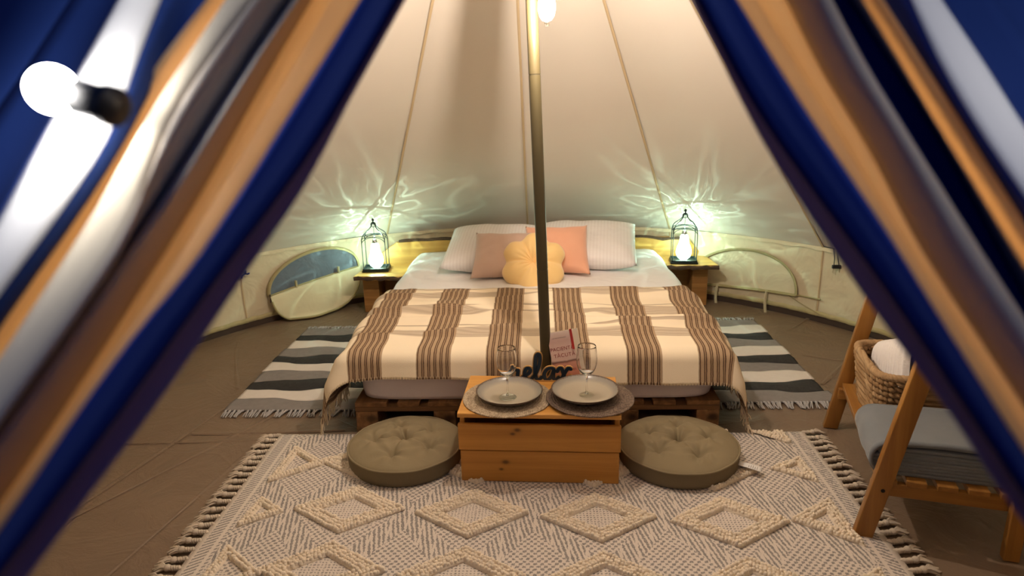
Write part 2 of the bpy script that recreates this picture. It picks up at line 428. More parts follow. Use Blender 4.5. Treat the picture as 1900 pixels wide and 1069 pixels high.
MT['pole_bulb'] = emitter('pole_bulb_glow', WARM, POLE_BULB)
def lit_glass(name, col, glow):
    m, nt, b, out = newmat(name); nt.nodes.remove(b)
    tr = N(nt, 'ShaderNodeBsdfTransparent'); e = N(nt, 'ShaderNodeEmission'); e.inputs['Color'].default_value = (*col, 1); e.inputs['Strength'].default_value = glow
    mx = N(nt, 'ShaderNodeMixShader'); mx.inputs[0].default_value = .30
    nt.links.new(tr.outputs[0], mx.inputs[1]); nt.links.new(e.outputs[0], mx.inputs[2]); nt.links.new(mx.outputs[0], out.inputs[0]); return m
MT['lit_envelope'] = lit_glass('lit_bulb_glass', WARM, 9.0)
MT['brass'] = plain('brass', (.35, .24, .09, 1), .3, .9)
MT['cable'] = plain('black_cable', (.015, .013, .012, 1), .5)
PB = Vector((.030, 2.475, 1.678))
pend = thing('pendant_bulb', 'glowing bare filament bulb hanging beside the centre pole', 'light bulb', PB)
M().lathe([(.004, .0), (.016, .004), (.026, .018), (.031, .040), (.030, .060), (.024, .085), (.016, .110), (.013, .118)], 20).build('bulb', 'lit_envelope', pend)
M().lathe([(.004, .030), (.011, .034), (.011, .084), (.004, .088)], 12).build('filament', 'pole_bulb', pend)
M().lathe([(.006, -.014), (.008, -.012), (.008, -.004), (.005, -.001)], 12).build('bulb_tip', glass('bulb_tip_glass'), pend)
M().lathe([(.014, .118), (.016, .122), (.016, .165), (.010, .175), (.004, .18)], 16).build('socket', 'cable', pend)
q = Vector((-.045, 2.66, 2.75))-PB
M().tube([(0, 0, .175), (-.005, .01, .35), q*.75+Vector((-.012, -.01, 0)), q], .003, 6).build('cord', 'cable', pend)
M().tube([pp(1.98)+pb-PB+Vector((0, -.024, 0)), (-.004, .0, .19)], .002, 6).build('hook', 'cable', pend)

# =================================================================== BED
BX, BW, BF, BB = -.036, 1.60, 2.74, 4.70       # centre x, width, front, back
MT['pallet'] = wood('pallet_wood', (.27, .135, .052, 1), (.12, .055, .02, 1), 'Y', rough=.75)
MT['palletx'] = wood('pallet_wood_cross', (.27, .135, .052, 1), (.12, .055, .02, 1), 'X', rough=.75)
MT['block'] = wood('pallet_block', (.33, .17, .07, 1), (.14, .065, .025, 1), 'Y', rough=.8, knots=((.02, .005, .02),))
def pallet(x0, y0, label):
    """a wooden pallet, 0.8 wide, 1.2 long, short side to the door"""
    t = thing('wooden_pallet', label, 'pallet', (x0, y0, 0), 0, 'pallets under the bed')
    for i in range(5):
        w_ = .145 if i in (0, 2, 4) else .10; x = (.0725, .24, .40, .56, .7275)[i]
        M().box((x, .6, .133), (w_-.002, 1.2, .021)).build('deck_board', 'pallet', t, bevel=.002)
    for y in (.0725, .6, 1.1275): M().box((.4, y, .111), (.80, .145, .021)).build('stringer_board', 'palletx', t, bevel=.002)
    for x in (.05, .4, .75):
        for y in (.0725, .6, 1.1275):
            b_ = M().box((0, 0, 0), (.098, .145, .078)).build('block', 'block', t, bevel=.003); b_.location = (x, y, .0605)
        M().box((x, .6, .0105), (.10, 1.2, .021)).build('runner_board', 'pallet', t, bevel=.002)
    return t
pallet(BX-.803, BF-.015, 'wooden pallet under the front left of the bed, behind the left cushion')
pallet(BX+.003, BF-.015, 'wooden pallet under the front right of the bed, behind the right cushion')
pr = pallet(BX-.6, BB-.02, 'wooden pallet under the pillow end of the bed')
pr.rotation_euler = (0, 0, -pi/2)
MT['sheet'] = fabric('lavender_sheet', (.76, .69, .71, 1), (.72, .65, .67, 1), nscale=4, weave=900, bump=.08, wrinkle=.25, wscale=6)
mt = M()
def mat_pt(u, v):
    """rounded slab around a loop profile"""
    a = 2*pi*u; ca, sa = cos(a), sin(a); e = .13
    hx, hy = BW/2, (BB-BF)/2
    x = hx*math.copysign(abs(ca)**e, ca); y = hy*math.copysign(abs(sa)**e, sa)
    prof = [(.0, .146), (.93, .145), (.985, .15), (1.0, .172), (1.002, .24), (1.0, .32), (.985, .346), (.95, .352), (.0, .352)]
    k = v*8; i = min(7, int(k)); f = k-i
    s = prof[i][0]*(1-f)+prof[i+1][0]*f; z = prof[i][1]*(1-f)+prof[i+1][1]*f
    if .15 < z < .25: z += .008*sin(6*x+1)*(1 if s > .98 else 0)
    return (BX+x*(1-(1-s)*.3 if s > .9 else s), (BF+BB)/2+y*(1-(1-s)*.3 if s > .9 else s), z)
mtr = mt.grid(mat_pt, 96, 8, cu=True).build('mattress', 'sheet'); tag(mtr, 'mattress in a pale lavender fitted sheet on wooden pallets', 'mattress')

def bend(d, rc, flare):
    """distance along cloth past an edge -> (outwards, down)"""
    if d <= 0: return 0, 0
    q = rc*pi/2
    if d < q: return rc*sin(d/rc), rc*(1-cos(d/rc))
    return rc+(d-q)*flare, rc+(d-q)
def drape(x, y, z0, xl, xr, yf, rc, flare, yb=None):
    dx = x-xr if x > xr else (x-xl if x < xl else 0); dy = y-yf if y < yf else (y-yb if yb and y > yb else 0)
    d = hypot(dx, dy)
    if d < 1e-9: return Vector((x, y, z0)), 0
    o_, dn = bend(d, rc, flare)
    return Vector((min(max(x, xl), xr)+dx/d*o_, (yf if dy < 0 else y if not dy else yb)+dy/d*o_, z0-dn)), d

# white duvet
MT['duvet'] = fabric('white_duvet', (.80, .78, .77, 1), (.76, .74, .73, 1), nscale=5, weave=1100, bump=.06, wrinkle=.3, wscale=9)
dv = M()
def duvet_pt(u, v):
    x = BX-1.02+2.04*u; y = 3.46+1.21*v
    p, d = drape(x, y, .366, BX-.79, BX+.79, 2.0, .07, .10)
    w = .008*nz3((x, y, 0), 4)+.004*nz3((x, y, 0), 11, 2)
    p.z += (w+.012*sin(pi*u))*(1 if d == 0 else .4)
    if d > 0: p.x += math.copysign(1, x-BX)*(.02*nz3((x*.3, y, p.z), 5, 4)+.012*sin(y*13))*min(1, d*6)
    return p
tag(dv.grid(duvet_pt, 70, 50).build('duvet', 'duvet', solid=.012), 'smooth white duvet covering the mattress below the pillows', 'duvet')

# plaid throw
def throw_mat():
    m, nt, b, out = newmat('plaid_throw')
    uv = N(nt, 'ShaderNodeUVMap'); sx = N(nt, 'ShaderNodeSeparateXYZ'); nt.links.new(uv.outputs[0], sx.inputs[0])
    U, V = sx.outputs['X'], sx.outputs['Y']           # metres on the cloth
    nzn = N(nt, 'ShaderNodeTexNoise', Scale=60, Detail=3); nt.links.new(uv.outputs[0], nzn.inputs['Vector'])
    Uw = math_n(nt, 'ADD', U, math_n(nt, 'MULTIPLY', math_n(nt, 'SUBTRACT', nzn.outputs['Fac'], .5), .004))
    P_ = .301
    fu = math_n(nt, 'FRACT', math_n(nt, 'DIVIDE', math_n(nt, 'ADD', Uw, P_*10+.210), P_))      # band occupies 0..0.5
    band = ramp(nt, [(0, (0,)*3), (.012, (1,)*3), (.495, (1,)*3), (.507, (0,)*3)]); nt.links.new(fu, band.inputs[0])
    # pairs of dark threads inside a band
    g1 = math_n(nt, 'FRACT', math_n(nt, 'MULTIPLY', math_n(nt, 'ADD', fu, .02), 11.5))
    th = ramp(nt, [(0, (0,)*3), (.12, (0,)*3), (.16, (1,)*3), (.30, (1,)*3), (.34, (.12,)*3), (.42, (.12,)*3), (.46, (1,)*3), (.60, (1,)*3), (.64, (0,)*3)]); nt.links.new(g1, th.inputs[0])
    # broken weave along the thread
    dash = math_n(nt, 'GREATER_THAN', math_n(nt, 'FRACT', math_n(nt, 'MULTIPLY', V, 150.0)), .22)
    thread = math_n(nt, 'MULTIPLY', math_n(nt, 'MULTIPLY', th.outputs[0], band.outputs[0]), math_n(nt, 'ADD', .55, math_n(nt, 'MULTIPLY', dash, .45)))
    # cross bands, paler
    Q = .285
    fv = math_n(nt, 'FRACT', math_n(nt, 'DIVIDE', math_n(nt, 'SUBTRACT', V, 2.88-.285*3), Q))
    cb = ramp(nt, [(0, (0,)*3), (.03, (.9,)*3), (.30, (.9,)*3), (.34, (0,)*3), (.50, (0,)*3), (.51, (1,)*3), (.55, (1,)*3), (.56, (0,)*3)]); nt.links.new(fv, cb.inputs[0])
    fine = math_n(nt, 'MULTIPLY', math_n(nt, 'GREATER_THAN', V, 2.82), math_n(nt, 'ADD', .80, math_n(nt, 'MULTIPLY', math_n(nt, 'GREATER_THAN', math_n(nt, 'FRACT', math_n(nt, 'MULTIPLY', V, 48.0)), .55), .2)))
    tw = math_n(nt, 'GREATER_THAN', math_n(nt, 'FRACT', math_n(nt, 'MULTIPLY', math_n(nt, 'ADD', U, V), 190.0)), .5)
    cream, taupe, tan, dark = (.84, .72, .53, 1), (.36, .28, .205, 1), (.34, .225, .13, 1), (.085, .045, .028, 1)
    c = mixc(nt, math_n(nt, 'MULTIPLY', math_n(nt, 'MULTIPLY', cb.outputs[0], fine), math_n(nt, 'ADD', .72, math_n(nt, 'MULTIPLY', tw, .28))), cream, taupe)
    tanv = mixc(nt, math_n(nt, 'MULTIPLY', tw, .35), tan, (.50, .36, .22, 1))
    c = mixc(nt, math_n(nt, 'MULTIPLY', band.outputs[0], .92), c, tanv)
    c = mixc(nt, thread, c, dark)
    nt.links.new(c, b.inputs['Base Color']); b.inputs['Roughness'].default_value = .95; b.inputs['Specular IOR Level'].default_value = .1
    wv = N(nt, 'ShaderNodeTexNoise', Scale=420, Detail=2); nt.links.new(uv.outputs[0], wv.inputs['Vector'])
    bp = N(nt, 'ShaderNodeBump', Strength=.35, Distance=.003); nt.links.new(math_n(nt, 'ADD', wv.outputs['Fac'], thread), bp.inputs['Height']); nt.links.new(bp.outputs[0], b.inputs['Normal'])
    return m
MT['throw'] = throw_mat()
MT['throw_plain'] = fabric('throw_wool', (.78, .65, .46, 1), weave=600, bump=.3)
TW, TL0, TL1 = 1.10, 2.600, 3.62          # half width, cloth front, cloth back
def throw_pt(u, v):
    s = -TW+2*TW*u; t = TL0+(TL1-TL0)*v
    x = BX+s; y = t + .03*s*0
    y -= .02*(s/TW)                                   # laid slightly askew
    hang = .012*sin(s*4.2+.6)+.035*(abs(s)/TW)**3
    if v < .25: y -= hang*(1-v/.25)
    z0 = .402-.018*max(0, min(1, (3.6-y)/.85))
    p, d = drape(x, y, z0, BX-.800, BX+.800, BF+.020, .055, (.04+.22*max(0, min(1, (3.3-y)/.5))) if y > BF else .16)
    ins = 1 if d == 0 else max(.0, 1-d/.10)
    # wrinkles that run across the bed, strongest towards the pillows
    wr = 0
    for k, (yc, amp, wd, ph, fr) in enumerate(((3.42, .026, .040, .3, 1.4), (3.27, .020, .028, 1.7, 2.1), (3.10, .030, .034, 2.9, 1.2), (2.96, .016, .026, .9, 1.9), (3.54, .014, .028, 2.2, 2.6), (3.18, .014, .022, 4.1, 2.8))):
        c0 = yc+.05*sin(fr*s*2.2+ph)+.02*sin(5*s+k)
        e = (y-c0)/wd; wr += 1.5*amp*exp(-e*e)*(.6+.4*sin(2.3*s+ph*2))
    wr += .006*nz3((x, y, 0), 6)+.003*nz3((x, y, 0), 15)
    p.z += max(-.001, wr)*ins
    if d > 0:
        # side and front drops ripple
        k = min(1, d/.18)
        if abs(s) > .8 and y > BF:
            p.x += math.copysign(1, s)*k*(.028+.022*sin(y*15+s)+.012*sin(y*31)); p.z = max(p.z, .012)
        elif abs(s) <= .8: p.y -= k*(.010+.006*sin(s*11)+.004*sin(s*23+1))
        else:
            a = atan2(BF+.02-y, abs(s)-.8); w_ = cos(a)**2; p.x += math.copysign(1, s)*k*(w_*(.028+.022*sin(BF*15+s)+.012*sin(BF*31))+.03*sin(2*a)); p.y -= k*((1-w_)*(.010+.006*sin(s*11))+.03*sin(2*a)); p.z = max(p.z, .012)
    return p
th_m = M().grid(throw_pt, 170, 90, uvfn=lambda u, v: (-TW+2*TW*u, TL0+(TL1-TL0)*v))
throw = thing('throw_blanket', 'cream and brown plaid wool throw spread over the bed', 'blanket', (BX, BF, .36))
tb = th_m.build('throw_cloth', 'throw', throw, solid=.005); tb.location = -Vector(throw.location)
TO = Vector(throw.location)
# whipped front hem
hem = M()
for i in range(150):
    u = .06+.88*i/149; p = throw_pt(u, 0)-TO; q_ = throw_pt(u, .012)-TO
    hem.tube([p+Vector((0, -.004, -.002)), q_+Vector((0, -.005, .0))], .0012, 4)
hem.build('hem_stitching', 'throw_plain', throw, kind='stuff')
# knotted fringe on the two side ends: every strand its own piece
strand_meshes = []
for k in range(5):
    rr = random.Random(k); L_ = .072+.012*rr.random()
    pts = [(0.006*sin(i*1.1+k)*i/6, .005*cos(i*.9+k*2)*i/6, -L_*i/6) for i in range(7)]
    strand_meshes.append(M().tube(pts, [.0032, .0034, .003, .0026, .003, .0024, .0016], 5).mesh('fringe_strand', 'throw_plain'))
for sd in (0, 1):
    for i in range(96):
        v = i/95; p = throw_pt(sd, v)-TO; q_ = throw_pt(.03 if sd == 0 else .97, v)-TO
        d_ = (p-q_).normalized(); low = p.z+TO.z
        # a strand that reaches the floor lies along it
        if low < .06: d_ = Vector((d_.x, d_.y-.15, max(d_.z, -low/.09))).normalized()
        rot = Vector((0, 0, -1)).rotation_difference(d_).to_euler()
        o2 = inst('fringe_strand', strand_meshes[i % 5], throw, p, (rot.x+random.uniform(-.15, .15), rot.y+random.uniform(-.15, .15), rot.z))

# headboard with a chamfered live-edge plank, and the two bedside shelves
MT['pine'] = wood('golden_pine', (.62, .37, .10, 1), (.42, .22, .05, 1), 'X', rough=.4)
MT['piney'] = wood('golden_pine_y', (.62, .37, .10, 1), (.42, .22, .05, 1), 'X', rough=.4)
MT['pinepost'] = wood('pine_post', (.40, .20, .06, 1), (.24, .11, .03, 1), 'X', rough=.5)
MT['bark'] = plain('bark_edge', (.07, .04, .022, 1), .9, 0, .5, 60, .8)
HY = 4.735
hb = thing('headboard', 'golden wooden headboard plank with chamfered ends and a dark bark edge', 'headboard', (BX, HY, 0))
poly = [(-1.14, .10), (1.17, .10), (1.17, .315), (1.08, .42), (.65, .455)] + [(.65-1.36*i/12, .455+.004*sin(i*2.1)) for i in range(1, 12)] + [(-.72, .452), (-1.00, .440), (-1.14, .345)]
M().prism([(x-BX+BX, z) for x, z in poly], -.022, .022, 'XZ').build('plank', 'pine', hb, smooth=False, bevel=.003)
bk = M()
pts = [(1.06-2.04*i/60, -.006, (lambda x: .458 if -.72 < x < .65 else (.455-.035*(x-.65)/.43 if x > 0 else .458-.012*(-.72-x)/.28))(1.06-2.04*i/60)+.004*sin(i*.9)+.005*nz3((i*.3, 0, 0), 1)) for i in range(61)]
bk.tube(pts, [.012+.005*nz3((i*.5, 1, 0), 1) for i in range(61)], 7, flat=1.6).build('bark_edge', 'bark', hb)
for x in (-.9, .9): M().box((x, .035, .22), (.09, .024, .44)).build('batten', 'pinepost', hb, bevel=.002)
def bedside(side, zt, pts4, post_px, label):
    pts4 = [Vector(p) for p in pts4]; c = sum(pts4, Vector())/4; c.z = 0
    t = thing('bedside_shelf', label, 'shelf', c, 0, 'bedside shelves')
    n_ = len(pts4); poly = []
    # live front edge: wavy
    a, b_ = pts4[0]-c, pts4[1]-c
    for i in range(13):
        q_ = a.lerp(b_, i/12); poly.append((q_.x, q_.y+.006*sin(i*1.3+side)+.004*sin(i*2.9)))
    for q_ in pts4[2:]: poly.append((q_.x-c.x, q_.y-c.y))
    M().prism(poly, zt-.030, zt, 'XY').build('shelf_top', 'piney', t, smooth=False, bevel=.003)
    M().tube([(x, y-.004, zt-.016+.003*sin(i*1.7)) for i, (x, y) in enumerate(poly[:13])], [.013+.003*sin(i*2.3) for i in range(13)], 7, flat=.5, up=(0, 0, 1)).build('bark_edge', 'bark', t)
    x0, x1, y0, y1 = post_px
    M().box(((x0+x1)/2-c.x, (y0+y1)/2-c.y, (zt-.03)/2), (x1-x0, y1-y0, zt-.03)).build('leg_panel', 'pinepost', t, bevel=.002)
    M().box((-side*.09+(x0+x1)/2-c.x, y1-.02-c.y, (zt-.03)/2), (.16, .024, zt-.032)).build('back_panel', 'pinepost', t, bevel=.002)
    return t
bedside(-1, .290, ((-1.262, 4.358, 0), (-.90, 4.345, 0), (-.90, 4.705, 0), (-1.235, 4.705, 0)), (-1.235, -1.125, 4.47, 4.69), 'left bedside shelf of live-edged wood on a panel leg')
bedside(1, .312, ((.84, 4.44, 0), (1.178, 4.42, 0), (1.150, 4.705, 0), (.84, 4.705, 0)), (1.03, 1.135, 4.53, 4.69), 'right bedside shelf of live-edged wood on a panel leg')

# =================================================================== PILLOWS
def pillow_mesh(name, w, h, t, mat, pinch=.06, p=2.6, seed=0, nu=34, nv=26, wr=.01, crease=0):
    m = M()
    def pt(sgn):
        def f(u, v):
            a, b = 2*u-1, 2*v-1
            x = a*w/2*(1-pinch*(1-b*b)*.35*abs(a)**3) + 0; y = b*h/2*(1-pinch*(1-a*a)*abs(b)**3)
            th = (max(0, 1-abs(a)**p)**.55)*(max(0, 1-abs(b)**p)**.55)
            z = sgn*(t/2*th) + wr*th*nz3((a*1.6, b*1.6, sgn), 1.7, seed)
            z += crease*th*sin(a*9+2*b+seed)*(abs(a)**2)
            return (x, y, z)
        return f
    m.grid(pt(1), nu, nv); m.grid(pt(-1), nu, nv, flip=True)
    me = m.mesh(name, mat)
    bm = bmesh.new(); bm.from_mesh(me); bmesh.ops.remove_doubles(bm, verts=bm.verts, dist=.0006); bmesh.ops.recalc_face_normals(bm, faces=bm.faces); bm.to_mesh(me); bm.free()
    return me
def place_frame(o, bl, br, tl):
    """bottom-left, bottom-right, top-left corners -> object matrix (x right, y up the face, z towards the door)"""
    bl, br, tl = Vector(bl), Vector(br), Vector(tl)
    r = (br-bl); w_ = r.length; r.normalize(); u = tl-bl; u -= r*u.dot(r); h_ = u.length; u.normalize(); n_ = r.cross(u)
    c = (bl+br)/2+u*h_/2
    m = Matrix.Identity(4)
    for i in range(3): m[i][0], m[i][1], m[i][2], m[i][3] = r[i], u[i], n_[i], c[i]
    o.matrix_world = m; return w_, h_
def stripes_mat():
    m, nt, b, out = newmat('damask_stripe')
    tc = N(nt, 'ShaderNodeTexCoord'); sx = N(nt, 'ShaderNodeSeparateXYZ'); nt.links.new(tc.outputs['Object'], sx.inputs[0])
    f = math_n(nt, 'FRACT', math_n(nt, 'MULTIPLY', sx.outputs['X'], 48.0)); s_ = math_n(nt, 'GREATER_THAN', f, .5)
    c = mixc(nt, s_, (.83, .81, .80, 1), (.79, .765, .755, 1)); nt.links.new(c, b.inputs['Base Color'])
    nt.links.new(math_n(nt, 'ADD', .45, math_n(nt, 'MULTIPLY', s_, .35)), b.inputs['Roughness'])
    w = N(nt, 'ShaderNodeTexNoise', Scale=9, Detail=4, Distortion=.5); nt.links.new(tc.outputs['Object'], w.inputs['Vector'])
    bp = N(nt, 'ShaderNodeBump', Strength=.3, Distance=.02); nt.links.new(w.outputs['Fac'], bp.inputs['Height']); nt.links.new(bp.outputs[0], b.inputs['Normal'])
    return m
MT['damask'] = stripes_mat()
MT['pink'] = fabric('blush_velvet', (.60, .43, .345, 1), (.54, .375, .295, 1), nscale=5, weave=900, sheen=.4, wrinkle=.15, wscale=7)
MT['peach'] = fabric('peach_velvet', (.84, .46, .31, 1), (.78, .39, .25, 1), nscale=6, weave=900, sheen=.4, wrinkle=.15, wscale=7)
MT['yellow'] = fabric('yellow_velvet', (.90, .64, .29, 1), (.84, .57, .23, 1), nscale=6, weave=900, sheen=.4)
def pillow(name, label, cat, mat, bl, br, tl, t, pinch, seed, group=None, wr=.01, p=2.6):
    o = bpy.data.objects.new(name, None); w_, h_ = place_frame(o, bl, br, tl)
    bpy.data.objects.remove(o)
    o = bpy.data.objects.new(name, pillow_mesh(name, w_, h_, t, mat, pinch, p, seed, wr=wr)); COL.objects.link(o)
    place_frame(o, bl, br, tl); tag(o, label, cat, group); return o
ZT = .40
pillow('pillow', 'left white striped pillow behind the blush cushion', 'pillow', 'damask', at_z(814, 498, ZT+.03), at_z(1010, 498, ZT+.03), at_y(820, 424, 4.58), .17, .05, 1, 'white bed pillows', p=3.4)
pillow('pillow', 'right white striped pillow behind the peach cushion', 'pillow', 'damask', at_z(985, 492, ZT+.03), at_z(1182, 494, ZT+.03), at_y(972, 416, 4.58), .17, .05, 4, 'white bed pillows', p=3.4)
pillow('cushion', 'square blush-pink cushion leaning on the left white pillow', 'cushion', 'pink', at_z(872, 518, ZT), at_z(994, 518, ZT), at_y(868, 432, 4.16), .14, .17, 2)
pillow('cushion', 'square peach cushion leaning on the right white pillow', 'cushion', 'peach', at_z(975, 512, ZT), at_z(1096, 510, ZT), at_y(972, 420, 4.20), .14, .18, 3)
# flower cushion
def flower():
    c = at_y(990, 489, 3.86); up = Vector((0, .60, .78)).normalized(); r = Vector((1, 0, .04)).normalized(); n_ = r.cross(up)
    m = M()
    R0 = .196
    def outl(a): return R0*(1-.16*abs(cos(3*a+.25))**3.5)
    def pt(sgn):
        def f(u, v):
            a = 2*pi*u; rr = outl(a)*v
            lob = abs(sin(3*a+.25))
            th = (max(0, 1-v**2.3)**.5)*(.062+.018*lob*v)
            th -= .034*exp(-(v/.22)**2) + .014*(1-lob)**3*min(1, v*2.2)*(1-v*.3)
            if sgn > 0: th += .0045*sin(a*17+3*v)*exp(-((v-.28)/.25)**2)
            if v > .999: th = 0
            return (rr*cos(a), rr*sin(a), sgn*max(0, th))
        return f
    m.grid(pt(1), 120, 22, cu=True); m.grid(pt(-1), 120, 22, cu=True, flip=True)
    me = m.mesh('flower_cushion', 'yellow'); bm = bmesh.new(); bm.from_mesh(me); bmesh.ops.remove_doubles(bm, verts=bm.verts, dist=.0005); bmesh.ops.recalc_face_normals(bm, faces=bm.faces); bm.to_mesh(me); bm.free()
    t = thing('flower_cushion', 'round yellow flower-shaped cushion at the front of the pillows', 'cushion', c)
    mm = Matrix.Identity(4)
    for i in range(3): mm[i][0], mm[i][1], mm[i][2], mm[i][3] = r[i], up[i], n_[i], c[i]
    t.matrix_world = mm
    inst('cushion_body', me, t)
    M().lathe([(.0, .0), (.011, .001), (.012, .004), (.006, .008), (.0005, .009)], 14, (0, 0, .016)).build('centre_button', 'yellow', t)
    tg = M().grid(lambda u, v: (.004+.02*u, -.17-.045*v, .03+.004*sin(3*v)), 2, 4).build('care_label', MT['damask'], t, solid=.001)
flower()

# =================================================================== LANTERNS
MT['lantern_bulb'] = emitter('lantern_glow', GREENISH, LANTERN_BULB, 46)
MT['iron'] = plain('dark_iron', (.012, .02, .02, 1), .45, .5)
MT['chrome'] = plain('chrome_cap', (.6, .6, .58, 1), .25, 1)
def lantern(p, rz, label):
    t = thing('wire_lantern', label, 'lantern', p, rz, 'birdcage lanterns')
    hw, hd = .078, .062
    M().box((0, 0, .006), (hw*2+.024, hd*2+.024, .012)).build('base', 'iron', t, bevel=.003)
    rim = M().box((0, -hd-.004, .017), (hw*2+.014, .006, .012)); rim.box((0, hd+.004, .017), (hw*2+.014, .006, .012)); rim.box((-hw-.004, 0, .017), (.006, hd*2+.014, .012)); rim.box((hw+.004, 0, .017), (.006, hd*2+.014, .012))
    rim.build('base_rim', 'iron', t)
    for sx in (-1, 1):
        for sy in (-1, 1):
            pts = [(sx*hw, sy*hd, .012), (sx*hw, sy*hd, .12), (sx*hw, sy*hd, .205)]
            for k, f in ((.99, .12), (.955, .24), (.88, .36), (.75, .47), (.58, .56), (.42, .64), (.28, .74), (.17, .85), (.08, 1.0)): pts.append((sx*hw*k, sy*hd*k, .205+.125*f))
            M().tube(pts, .0031, 6).build('cage_wire', 'iron', t)
    for sy in (-1, 1):
        for z_, amp in ((.195, .045), (.225, .02)):
            M().tube([(hw*cos(pi*(1-i/14)), sy*hd*(1 if amp > .03 else .96), z_+amp*sin(pi*i/14)) for i in range(15)], .0024, 6).build('arch_wire', 'iron', t)
    for sx in (-1, 1):
        M().tube([(sx*hw, hd*cos(pi*(1-i/14)), .195+.045*sin(pi*i/14)) for i in range(15)], .0024, 6).build('arch_wire', 'iron', t)
    M().tube([(.017*cos(2*pi*i/16), 0, .318+.017*sin(2*pi*i/16)) for i in range(16)], .0024, 6, closed=True).build('top_ring', 'iron', t)
    M().lathe([(.003, .32), (.006, .328), (.0045, .338), (.008, .346), (.009, .352), (.006, .359), (.001, .363)], 12).build('finial', 'iron', t)
    b_ = M().lathe([(.003, .014), (.022, .018), (.040, .034), (.050, .058), (.050, .080), (.043, .104), (.034, .126), (.029, .150), (.027, .172), (.022, .184), (.014, .190)], 22).build('bulb', 'lantern_bulb', t)
    M().lathe([(.016, .188), (.018, .191), (.018, .205), (.015, .208), (.015, .216), (.006, .220)], 16).build('bulb_cap', 'chrome', t)
    M().tube([(0, 0, .218), (0, 0, .33)], .0016, 5).build('hanging_wire', 'iron', t)
    ld = bpy.data.lights.new('caustic_lamp', 'POINT'); ld.energy = 1; ld.shadow_soft_size = .003; ld.use_nodes = True; nt = ld.node_tree  # added lamp above the cap; its pattern imitates swirls cast by bulb glass
    em = nt.nodes['Emission']; tc = N(nt, 'ShaderNodeTexCoord')
    nd = N(nt, 'ShaderNodeTexNoise', Scale=1.6, Detail=2); nt.links.new(tc.outputs['Normal'], nd.inputs['Vector'])
    add = N(nt, 'ShaderNodeVectorMath', operation='ADD'); nt.links.new(tc.outputs['Normal'], add.inputs[0])
    sc_ = N(nt, 'ShaderNodeVectorMath', operation='SCALE'); nt.links.new(nd.outputs['Color'], sc_.inputs[0]); sc_.inputs['Scale'].default_value = 1.1; nt.links.new(sc_.outputs[0], add.inputs[1])
    acc = None
    for scv, w_, g_ in ((2.2, .05, 1.0), (4.1, .03, .6)):
        v_ = N(nt, 'ShaderNodeTexVoronoi', feature='SMOOTH_F1', Scale=scv); nt.links.new(add.outputs[0], v_.inputs['Vector'])
        b1 = math_n(nt, 'ABSOLUTE', math_n(nt, 'SUBTRACT', v_.outputs['Distance'], .42))
        l_ = math_n(nt, 'MULTIPLY', math_n(nt, 'POWER', math_n(nt, 'MAXIMUM', math_n(nt, 'SUBTRACT', 1.0, math_n(nt, 'DIVIDE', b1, w_)), 0.0), 1.5), g_)
        acc = l_ if acc is None else math_n(nt, 'ADD', acc, l_)
    nt.links.new(math_n(nt, 'MULTIPLY', math_n(nt, 'ADD', acc, .12), SPARKLE), em.inputs['Strength']); em.inputs['Color'].default_value = (*GREENISH, 1)
    lo = bpy.data.objects.new('caustic_lamp', ld); COL.objects.link(lo); lo.parent = t; lo.location = (0, -.004, .236)
    return t
SPARKLE = 5.0
LL = at_z(697, 503, .292); LR = at_z(1270, 488, .314)
lantern((LL.x, LL.y+.04, .291), radians(4), 'black wire lantern on the left bedside shelf')
lantern((LR.x, LR.y+.04, .313), radians(-6), 'black wire lantern on the right bedside shelf')

# =================================================================== CHEST
MT['chest'] = wood('chest_pine_lit', (.66, .34, .085, 1), (.50, .23, .045, 1), 'X', rough=.42, grain=.8)  # paler than the front boards: light on the top put into the colour
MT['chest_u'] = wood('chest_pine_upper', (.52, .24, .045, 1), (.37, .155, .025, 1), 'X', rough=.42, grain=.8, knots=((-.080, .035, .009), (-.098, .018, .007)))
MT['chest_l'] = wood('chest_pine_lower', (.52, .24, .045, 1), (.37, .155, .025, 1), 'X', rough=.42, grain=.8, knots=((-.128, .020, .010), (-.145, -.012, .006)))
CH = thing('wooden_chest', 'honey pine chest set as a table at the foot of the bed', 'chest', (-.012, 2.462, .012), radians(-2.6))
cw, cd, ch = .605, .345, .300; CH.scale = (1, 1, .96)
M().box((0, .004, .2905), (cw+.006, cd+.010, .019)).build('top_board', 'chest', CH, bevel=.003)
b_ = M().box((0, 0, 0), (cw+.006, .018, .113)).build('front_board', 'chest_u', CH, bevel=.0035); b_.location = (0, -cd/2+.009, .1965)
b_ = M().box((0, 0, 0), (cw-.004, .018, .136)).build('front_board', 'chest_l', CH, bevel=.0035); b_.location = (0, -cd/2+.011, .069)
for s in (-1, 1):
    for z0, z1 in ((.002, .137), (.140, .274)):
        M().box((s*(cw/2-.010), .012, (z0+z1)/2), (.018, cd-.040, z1-z0)).build('side_board', 'chest', CH, bevel=.002)
for z0, z1 in ((.002, .137), (.140, .274)): M().box((0, cd/2-.010, (z0+z1)/2), (cw-.002, .018, z1-z0)).build('back_board', 'chest', CH, bevel=.002)
M().box((0, .0, .012), (cw-.05, cd-.06, .012)).build('bottom_board', 'chest', CH)
for s in (-1, 1): M().box((s*(cw/2-.03), -.02, .2765), (.022, cd-.10, .009)).build('lid_spacer', 'chest', CH)
ZC = .300

